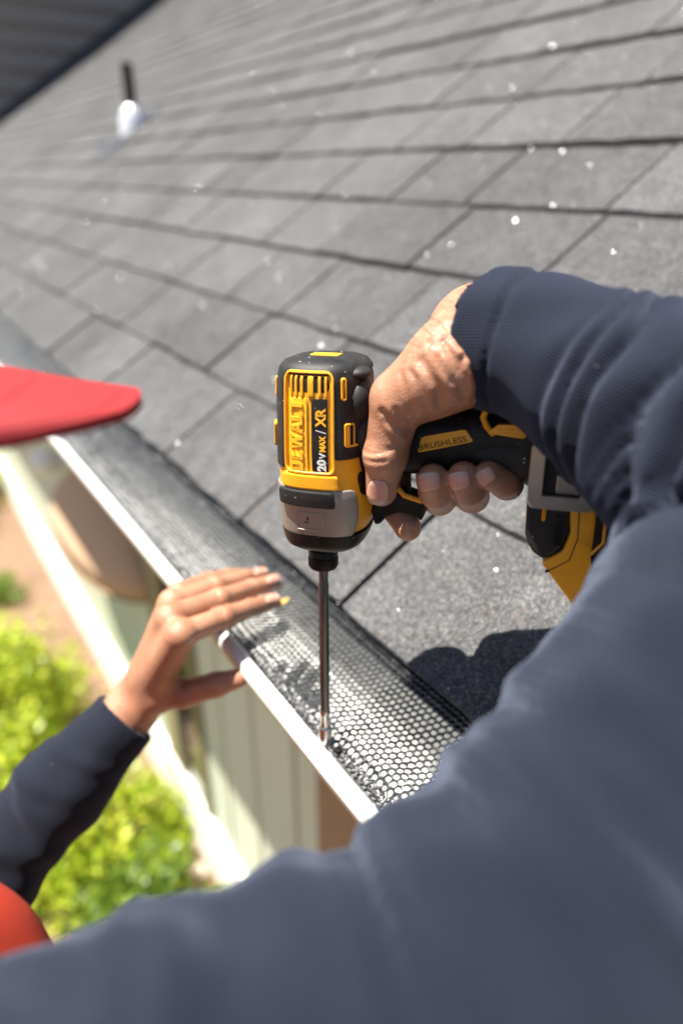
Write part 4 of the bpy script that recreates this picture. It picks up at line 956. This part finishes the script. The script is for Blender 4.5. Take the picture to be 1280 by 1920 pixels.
LS = [L_W+0.015*(L_EL-L_W), L_W+0.30*(L_EL-L_W), L_W+0.65*(L_EL-L_W), L_EL, 0.5*(L_EL+SH_L)+np.array([-0.02, 0.02, 0]), SH_L]
LSR = [0.0315, 0.037, 0.044, 0.052, 0.058, 0.066]; inl = CAM-LS[1]; inl /= np.linalg.norm(inl)
folds_l = [(0.045, 0.0018, 0.006, 0.02, 0.5), (0.075, 0.003, 0.008, 0.03, 1.2), (0.105, 0.003, 0.008, -0.03, 0.2), (0.135, 0.0035, 0.009, 0.03, 0.9), (0.165, 0.004, 0.009, -0.02, 0.4), (0.20, 0.005, 0.010, 0.02, 0.8)]
def left_sleeve(P):
    d = None
    for i in range(len(LS)-1):
        c = cone(P, LS[i], LS[i+1], LSR[i], LSR[i+1]); d = c if d is None else smin(d, c, 0.02)
    near = np.abs(d) < 0.04
    if near.any():
        Q = P[near].astype(float); _, t, C, ax = polyparam(Q, LS); q = Q-C; u = inl-(ax@inl)[:, None]*ax; u /= np.linalg.norm(u, axis=1)[:, None]; w = np.cross(ax, u)
        ang = np.arctan2((q*w).sum(1), (q*u).sum(1)); disp = 0.001*np.sin(Q[:, 0]*120)*np.sin(Q[:, 2]*100+Q[:, 1]*70)
        for t0, amp, wd, tilt, soft in folds_l:
            x = (t-t0-tilt*np.sin(ang*0.5))/wd; disp += amp*np.clip(0.45+0.6*np.cos(ang-soft), 0, 1)*(np.exp(-x*x)-0.5*np.exp(-((x-1.7)/0.8)**2))
        disp -= np.exp(-((t-0.012)/0.0016)**2)*0.0008
        d[near] -= disp.astype(F32)
    a0 = (LS[1]-LS[0])/np.linalg.norm(LS[1]-LS[0]); d = np.maximum(d, -((P-(LS[0]).astype(F32))@a0.astype(F32)))
    return np.maximum(d, -cone(P, LS[0]-0.05*a0, LS[0]+0.004*a0, 0.0272, 0.0272))
A_ = np.array(LS); V, Q = surface(left_sleeve, A_.min(0)-0.075, A_.max(0)+0.075, 0.0026)
o = ppart(link('left_sleeve', mesh_np('left_sleeve', V, Q), M_NAVY2, smooth=True)); sleeve_attr(o, V, LS, inl, LSR)
o['label'] = 'dusty navy sleeve on the left arm reaching to the gutter'

def vest(P):
    d = smin(ellip(P, CH+np.array([0, 0, 0.02]), (0.128, 0.188, 0.20)), ellip(P, (CH+HIP)/2, (0.125, 0.175, 0.25)), 0.06)
    d = smin(d, cone(P, CH+np.array([0.02, -0.09, 0.10]), CH+np.array([0.05, -0.15, 0.16]), 0.088, 0.078), 0.05); d = smin(d, ellip(P, CH+np.array([0.0, 0.02, -0.025]), (0.180, 0.27, 0.20)), 0.05)
    d = d-0.004*np.sin(P[:, 2]*38+P[:, 1]*21)*np.sin(P[:, 1]*33)
    d = np.maximum(d, -(P[:, 2]-2.06)); return np.maximum(d, -cone(P, NK+np.array([0.01, 0, 0.0]), HC, 0.07, 0.07))
V, Q = surface(vest, (-0.70, 0.02, 2.02), (-0.18, 0.62, 2.85), 0.006)
ppart(link('vest', mesh_np('vest', V, Q), M_RED, smooth=True))
def trou(P):
    d = ellip(P, HIP, (0.128, 0.185, 0.15))
    for s in (-1, 1):
        k = HIP+np.array([0.07, s*0.10, -0.44]); a = k+np.array([-0.05, 0, -0.40])
        d = smin(d, cone(P, HIP+np.array([0, s*0.085, -0.05]), k, 0.105, 0.078), 0.03); d = smin(d, cone(P, k, a, 0.075, 0.062), 0.02)
    return np.maximum(d, P[:, 2]-2.10)
V, Q = surface(trou, (-0.85, 0.0, 1.08), (-0.35, 0.65, 2.16), 0.012)
ppart(link('trousers', mesh_np('trousers', V, Q), M_JEAN, smooth=True))
for s in (-1, 1):
    an = HIP+np.array([0.02, s*0.10, -0.88])
    def boot(P): return np.maximum(smin(cone(P, an+np.array([0, 0, 0.06]), an+np.array([0.0, 0, -0.03]), 0.055, 0.05), cone(P, an+np.array([0, 0, -0.045]), an+np.array([0.15, 0, -0.055]), 0.045, 0.042), 0.03), -(P[:, 2]-(an[2]-0.088)))
    V, Q = surface(boot, an-np.array([0.12, 0.1, 0.12]), an+np.array([0.25, 0.1, 0.16]), 0.008)
    ppart(link('boot', mesh_np('boot', V, Q), simple('boot_leather', (0.11, 0.07, 0.04), 0.7), smooth=True))

# cap: crown, brim with stitched edge
def crown(P):
    d = ellip(P, HC+np.array([-0.012, 0, 0.045]), (0.112, 0.093, 0.098)); d = np.maximum(d, -(P[:, 2]-(HC[2]+0.030)))
    return np.maximum(d, -ellip(P, HC+np.array([-0.012, 0, 0.030]), (0.104, 0.085, 0.093)))
V, Q = surface(crown, HC-np.array([0.15, 0.13, 0.05]), HC+np.array([0.13, 0.13, 0.17]), 0.004)
cap = ppart(link('cap', mesh_np('cap', V, Q), M_CAP, smooth=True)); cap['label'] = 'red baseball cap'
nb = 28; ma = 14; v = []; f = []
for side in (0, 1):
    for j in range(ma+1):
        r_ = j/ma
        for i in range(nb+1):
            a = -math.pi*0.5+math.pi*i/nb
            xi, yi = 0.100*math.cos(a)*0.92-0.012, 0.088*math.sin(a)
            xo, yo_ = 0.108+0.078*math.cos(a)**0.42 if math.cos(a) > 0 else 0.108, 0.092*math.sin(a)
            xo = 0.03+(xo-0.03)*min(1, 0.30+1.15*max(math.cos(a), 0)**0.55); x = xi+(xo-xi)*r_; y = yi+(yo_-yi)*r_
            z = 0.030-0.014*(y/0.09)**2*(0.3+0.7*r_)-0.040*r_-0.33*y*r_-(0.0042 if side else 0)
            v.append(HC+np.array([x, y, z]))
N1 = (ma+1)*(nb+1)
for j in range(ma):
    for i in range(nb):
        k = j*(nb+1)+i; f.append((k, k+1, k+nb+2, k+nb+1)); f.append((N1+k, N1+k+nb+1, N1+k+nb+2, N1+k+1))
rim = [(j, 0) for j in range(ma)]+[(ma, i) for i in range(nb)]+[(j, nb) for j in range(ma, 0, -1)]+[(0, i) for i in range(nb, 0, -1)]
idx = [j*(nb+1)+i for j, i in rim]
f += [(idx[q], idx[(q+1) % len(idx)], N1+idx[(q+1) % len(idx)], N1+idx[q]) for q in range(len(idx))]
br = ppart(recalc(MB().add(v, f).build('brim', M_CAP, smooth=True)), cap)

for rr3 in (0.65, 0.93):
    j = int(round(rr3*ma)); st_ = MB(); st_.tube([np.array(v[j*(nb+1)+i])+np.array([0, 0, 0.0001]) for i in range(2, nb-1)], 0.00025, 4)
    ppart(st_.build('stitching', simple('red_thread', (0.22, 0.006, 0.008), 0.8)), cap)

# ------------------------------------------------------------------ vent pipe on the roof
VP = on_plane(251, 240, roof_pt(0, 0, 0.008), SN); vent = empty('vent_pipe', tuple(VP)); VB = Vector(VP)
tag(vent, 'black plumbing vent pipe with bright metal boot standing on the shingle roof', 'vent pipe')
def vpart(o): o.parent = vent; o.matrix_parent_inverse = Matrix.Translation(-VB); return o
vpart(MB().lathe([(0.024, 0.0), (0.024, 0.235), (0.021, 0.235), (0.021, 0.15)], 20, VP).build('pipe', simple('black_pipe', (0.012, 0.012, 0.013), 0.5), smooth=True))
vpart(MB().lathe([(0.058, -0.03), (0.054, 0.02), (0.046, 0.055), (0.032, 0.080), (0.026, 0.083)], 24, VP).build('boot', simple('galvanised_boot', (0.80, 0.80, 0.80), 0.30, 0.35, bump=0.2, bscale=60, bdist=0.003), smooth=True))
fl = [roof_pt(0, 0, 0)]; s0 = float((VP-np.array([0, 0, EAVE]))@SU); y0_ = float(VP[1])
vpart(MB().prism([(s0-0.21, y0_-0.105), (s0-0.21, y0_+0.105), (s0+0.13, y0_+0.105), (s0+0.13, y0_-0.105)], lambda s, y, h: tuple(roof_pt(s, y, h)), 0.011, 0.0135).build('flashing', simple('lead_flashing', (0.05, 0.055, 0.065), 0.55, 0.3)))

# ------------------------------------------------------------------ tan half-round awning on the wall, small wall lamp
AW = Vector((WX-0.02, 3.22, 1.40)); awn = empty('awning', tuple(AW)); tag(awn, 'tan half-round canvas awning fixed to the sage wall below the gutter', 'awning')
n = 28; v = []; f = []
for k, (rr2, zz) in enumerate(((0.0, 0.26), (0.18, 0.22), (0.36, 0.14), (0.50, 0.035), (0.545, -0.02), (0.545, -0.10))):
    for i in range(n+1):
        a = math.pi*i/n; sc2 = 1+0.012*math.cos(i*math.pi); v.append((AW.x-0.004-rr2*0.40*math.sin(a)*sc2, AW.y+rr2*1.2*math.cos(a), AW.z+zz))
for k in range(5):
    for i in range(n): q = k*(n+1)+i; f.append((q, q+1, q+n+2, q+n+1))
o = recalc(MB().add(v, f).build('canopy', simple('tan_canvas', (0.44, 0.30, 0.19), 0.9, var=0.12, bump=0.4, bscale=300), smooth=True)); o.parent = awn; o.matrix_parent_inverse = Matrix.Translation(-AW)
so = o.modifiers.new('thick', 'SOLIDIFY'); so.thickness = 0.004
fr_ = MB(); fr_.tube([(AW.x-0.006-0.216*math.sin(math.pi*i/24), AW.y+0.648*math.cos(math.pi*i/24), AW.z-0.115) for i in range(25)], 0.008, 8)
o = fr_.build('hoop', M_BROWN, smooth=True); o.parent = awn; o.matrix_parent_inverse = Matrix.Translation(-AW)
LPt = Vector((WX-0.012, 4.05, 1.46)); lamp = empty('wall_lamp', tuple(LPt)); tag(lamp, 'white oval lamp on the sage wall beyond the tan awning', 'lamp')
for nm, pr_ in (('back_plate', [(0.075, 0), (0.075, 0.02), (0.06, 0.03)]), ('globe', [(0.055, 0.03), (0.085, 0.06), (0.09, 0.10), (0.07, 0.15), (0.03, 0.175)])):
    o = MB().lathe(pr_, 20, LPt, (-1, 0, 0)).build(nm, M_WHITE, smooth=True); o.parent = lamp; o.matrix_parent_inverse = Matrix.Translation(-LPt)

# ------------------------------------------------------------------ shrubs and ground plants
def mat_leaf(name, a, b, c):
    t = NT(name); g_ = t.n('NewGeometry'); r_ = g_.outputs['Random Per Island']
    col = t.ramp(r_, [(0.0, a), (0.5, b), (1.0, c)]); t.p(Base_Color=col, Roughness=0.42)
    tr_ = t.n('BsdfTranslucent', {'Color': t.mix(0.5, col, (0.45, 0.55, 0.04))}); mx = t.n('MixShader', {0: 0.35}); t.t.links.new(t.b.outputs[0], mx.inputs[1]); t.t.links.new(tr_.outputs[0], mx.inputs[2]); t.t.links.new(mx.outputs[0], t.out.inputs[0]); return t.m
M_LEAF = mat_leaf('lime_leaf', (0.16, 0.27, 0.012), (0.36, 0.46, 0.025), (0.62, 0.62, 0.06))
M_LEAFD = mat_leaf('green_leaf', (0.05, 0.11, 0.012), (0.11, 0.19, 0.02), (0.2, 0.27, 0.03))
M_STEM = simple('twig', (0.16, 0.10, 0.06), 0.9)
def shrub(loc, rx, ry, h, n, leaf, label, mat, seed, group):
    g_ = np.random.default_rng(seed); root = empty('shrub', loc); tag(root, label, 'shrub', group); B_ = Vector(loc)
    nb_ = 26; cl = g_.normal(0, 1, (nb_, 3)); cl /= np.linalg.norm(cl, axis=1)[:, None]; cl[:, 2] = np.abs(cl[:, 2]); cl *= g_.uniform(0.45, 0.95, nb_)[:, None]
    st = MB()
    for k in range(nb_):
        e = cl[k]*np.array([rx, ry, h])*0.9; st.tube([np.array(loc)+np.array([g_.normal(0, 0.03), g_.normal(0, 0.03), 0]), np.array(loc)+e*0.5+np.array([0, 0, h*0.12]), np.array(loc)+e], [0.010, 0.006, 0.003], 5)
    o = st.build('stems', M_STEM); o.parent = root; o.matrix_parent_inverse = Matrix.Translation(-B_)
    w = g_.integers(0, nb_, n); P = cl[w]+g_.normal(0, 0.17, (n, 3)); P[:, 2] = np.abs(P[:, 2]); P = P*np.array([rx, ry, h])+np.array(loc)
    d = g_.normal(0, 1, (n, 3)); d[:, 2] += 0.5; d /= np.linalg.norm(d, axis=1)[:, None]; u = np.cross(d, g_.normal(0, 1, (n, 3))); u /= np.linalg.norm(u, axis=1)[:, None]; w_ = np.cross(d, u)
    L = leaf*g_.uniform(0.6, 1.3, n)[:, None]
    V = np.stack([P-w_*L, P+u*L*0.42+d*L*0.10, P+w_*L*1.05-d*L*0.12, P-u*L*0.42+d*L*0.10], 1).reshape(-1, 3)
    o = link('foliage', mesh_np('foliage', V, np.arange(4*n).reshape(-1, 4)), mat); o.parent = root; o.matrix_parent_inverse = Matrix.Translation(-B_); tag(o, kind='stuff')
    return root
GR = 'lime shrubs along the foot of the wall'
shrub((-0.35, 3.55, 0), 0.55, 0.55, 0.75, 7000, 0.030, 'broad lime green shrub above the left forearm, nearest the bare soil', M_LEAF, 1, GR)
shrub((-0.75, 2.75, 0), 0.55, 0.50, 0.70, 6000, 0.030, 'lime green shrub at left picture edge beside the navy forearm', M_LEAF, 2, GR)
shrub((-0.02, 2.45, 0), 0.36, 0.45, 0.55, 5000, 0.028, 'lime green shrub between left wrist and pale wall foot', M_LEAF, 3, GR)
shrub((0.0, 1.98, 0), 0.34, 0.34, 0.42, 4200, 0.026, 'darker green shrub just above the blurred right arm, nearest the camera', M_LEAFD, 4, GR)
shrub((-0.15, 7.6, 0), 0.45, 0.9, 0.85, 5000, 0.040, 'far yellow-green bush at left picture edge under the cap', M_LEAF, 6, GR)
shrub((0.02, 5.25, 0), 0.16, 0.2, 0.16, 700, 0.022, 'small green plant alone on the bare soil', M_LEAFD, 7, None)
# stones scattered at the wall foot
rg2 = np.random.default_rng(9); gi = 0
for (x, y, s_) in ((0.34, 1.98, 0.05), (0.33, 2.16, 0.04), (0.36, 2.32, 0.035)):
    bm = bmesh.new(); bmesh.ops.create_icosphere(bm, subdivisions=2, radius=1)
    ph = rg2.uniform(0, 6, 3)
    for q in bm.verts: q.co *= 1+0.18*math.sin(3*q.co.x+ph[0])*math.sin(3*q.co.y+ph[1])
    me = bpy.data.meshes.new('stone'); bm.to_mesh(me); bm.free()
    o = link('stone', me, bpy.data.materials.get('pale_stone') or simple('pale_stone', (0.42, 0.33, 0.26), 0.9, var=0.2), smooth=True); o.location = (x, y, s_*0.3-0.01); o.scale = (s_, s_*1.2, s_*0.6)
    tag(o, 'pale rounded stone on the soil at the wall foot', 'stone', 'stones at the wall foot')

# ------------------------------------------------------------------ debris on the guard: dried leaf, screw, loose granules
def zsurf(px, py):
    z = 2.588
    for _ in range(6): p = zpt(px, py, z); z = float(guard_z(p[0], p[1]))+0.001
    return np.array([p[0], p[1], z])
a = zsurf(506, 1148); b = zsurf(541, 1128); ax_ = (b-a)/np.linalg.norm(b-a); sd = np.cross(ax_, [0, 0, 1]); v = []; f = []
for i in range(9):
    t = i/8; w = 0.0042*math.sin(math.pi*min(1, t*0.9+0.08))**0.7
    for k in (-1, 0, 1): v.append(a+(b-a)*t+sd*w*k+np.array([0, 0, 0.0025+0.004*abs(k)*math.sin(t*3)+0.002*math.sin(t*7)]))
for i in range(8):
    for k in (0, 1): q = i*3+k; f.append((q, q+1, q+4, q+3))
lf = link('dried_leaf', mesh_from('dried_leaf', v, f), simple('dry_leaf', (0.42, 0.25, 0.05), 0.7, var=0.4, scale=300), smooth=True); so = lf.modifiers.new('thick', 'SOLIDIFY'); so.thickness = 0.0005
tag(lf, 'curled yellow-brown dried leaf on the mesh by the left fingertips', 'leaf')
sp_ = zsurf(633, 1411); scr = MB().lathe([(0.0042, 0.0), (0.0046, 0.0012), (0.0046, 0.0018), (0.0033, 0.0022), (0.0033, 0.005), (0.0026, 0.0056)], 6, sp_-np.array([0, 0, 0.001]), (0.1, -0.15, 1)).build('screw', M_BLKP, bevel=0.0003)
tag(scr, 'small black hex head screw on the mesh beside the bit tip', 'screw')
gv = []; gf = []; rg3 = np.random.default_rng(33)
for _ in range(2600):
    y = rg3.uniform(0.10, 0.75); x = -0.0905+abs(rg3.normal(0, 0.0042))-0.002; nearb = math.exp(-((y-0.32)/0.10)**2)
    if rg3.random() > 0.25+0.75*nearb: continue
    p = np.array([x, y, float(guard_z(x, y))+0.0012+rg3.uniform(0, 0.0016)]); r_ = rg3.uniform(0.0004, 0.0013); k0 = len(gv)
    gv += (iv*r_*rg3.uniform(0.7, 1.3, 3)+p).tolist(); gf += [tuple(j+k0 for j in q) for q in jf]
tgm = NT('loose_granules'); tgm.p(Base_Color=tgm.ramp(tgm.n('NewGeometry').outputs['Random Per Island'], [(0.0, 0.02), (0.6, 0.07), (0.85, 0.30), (1.0, 0.55)]), Roughness=0.45)
gr_ = link('loose_granules', mesh_from('loose_granules', gv, gf), tgm.m, smooth=True); tag(gr_, 'loose black and white granules heaped along the gutter lip', 'granules', kind='stuff')
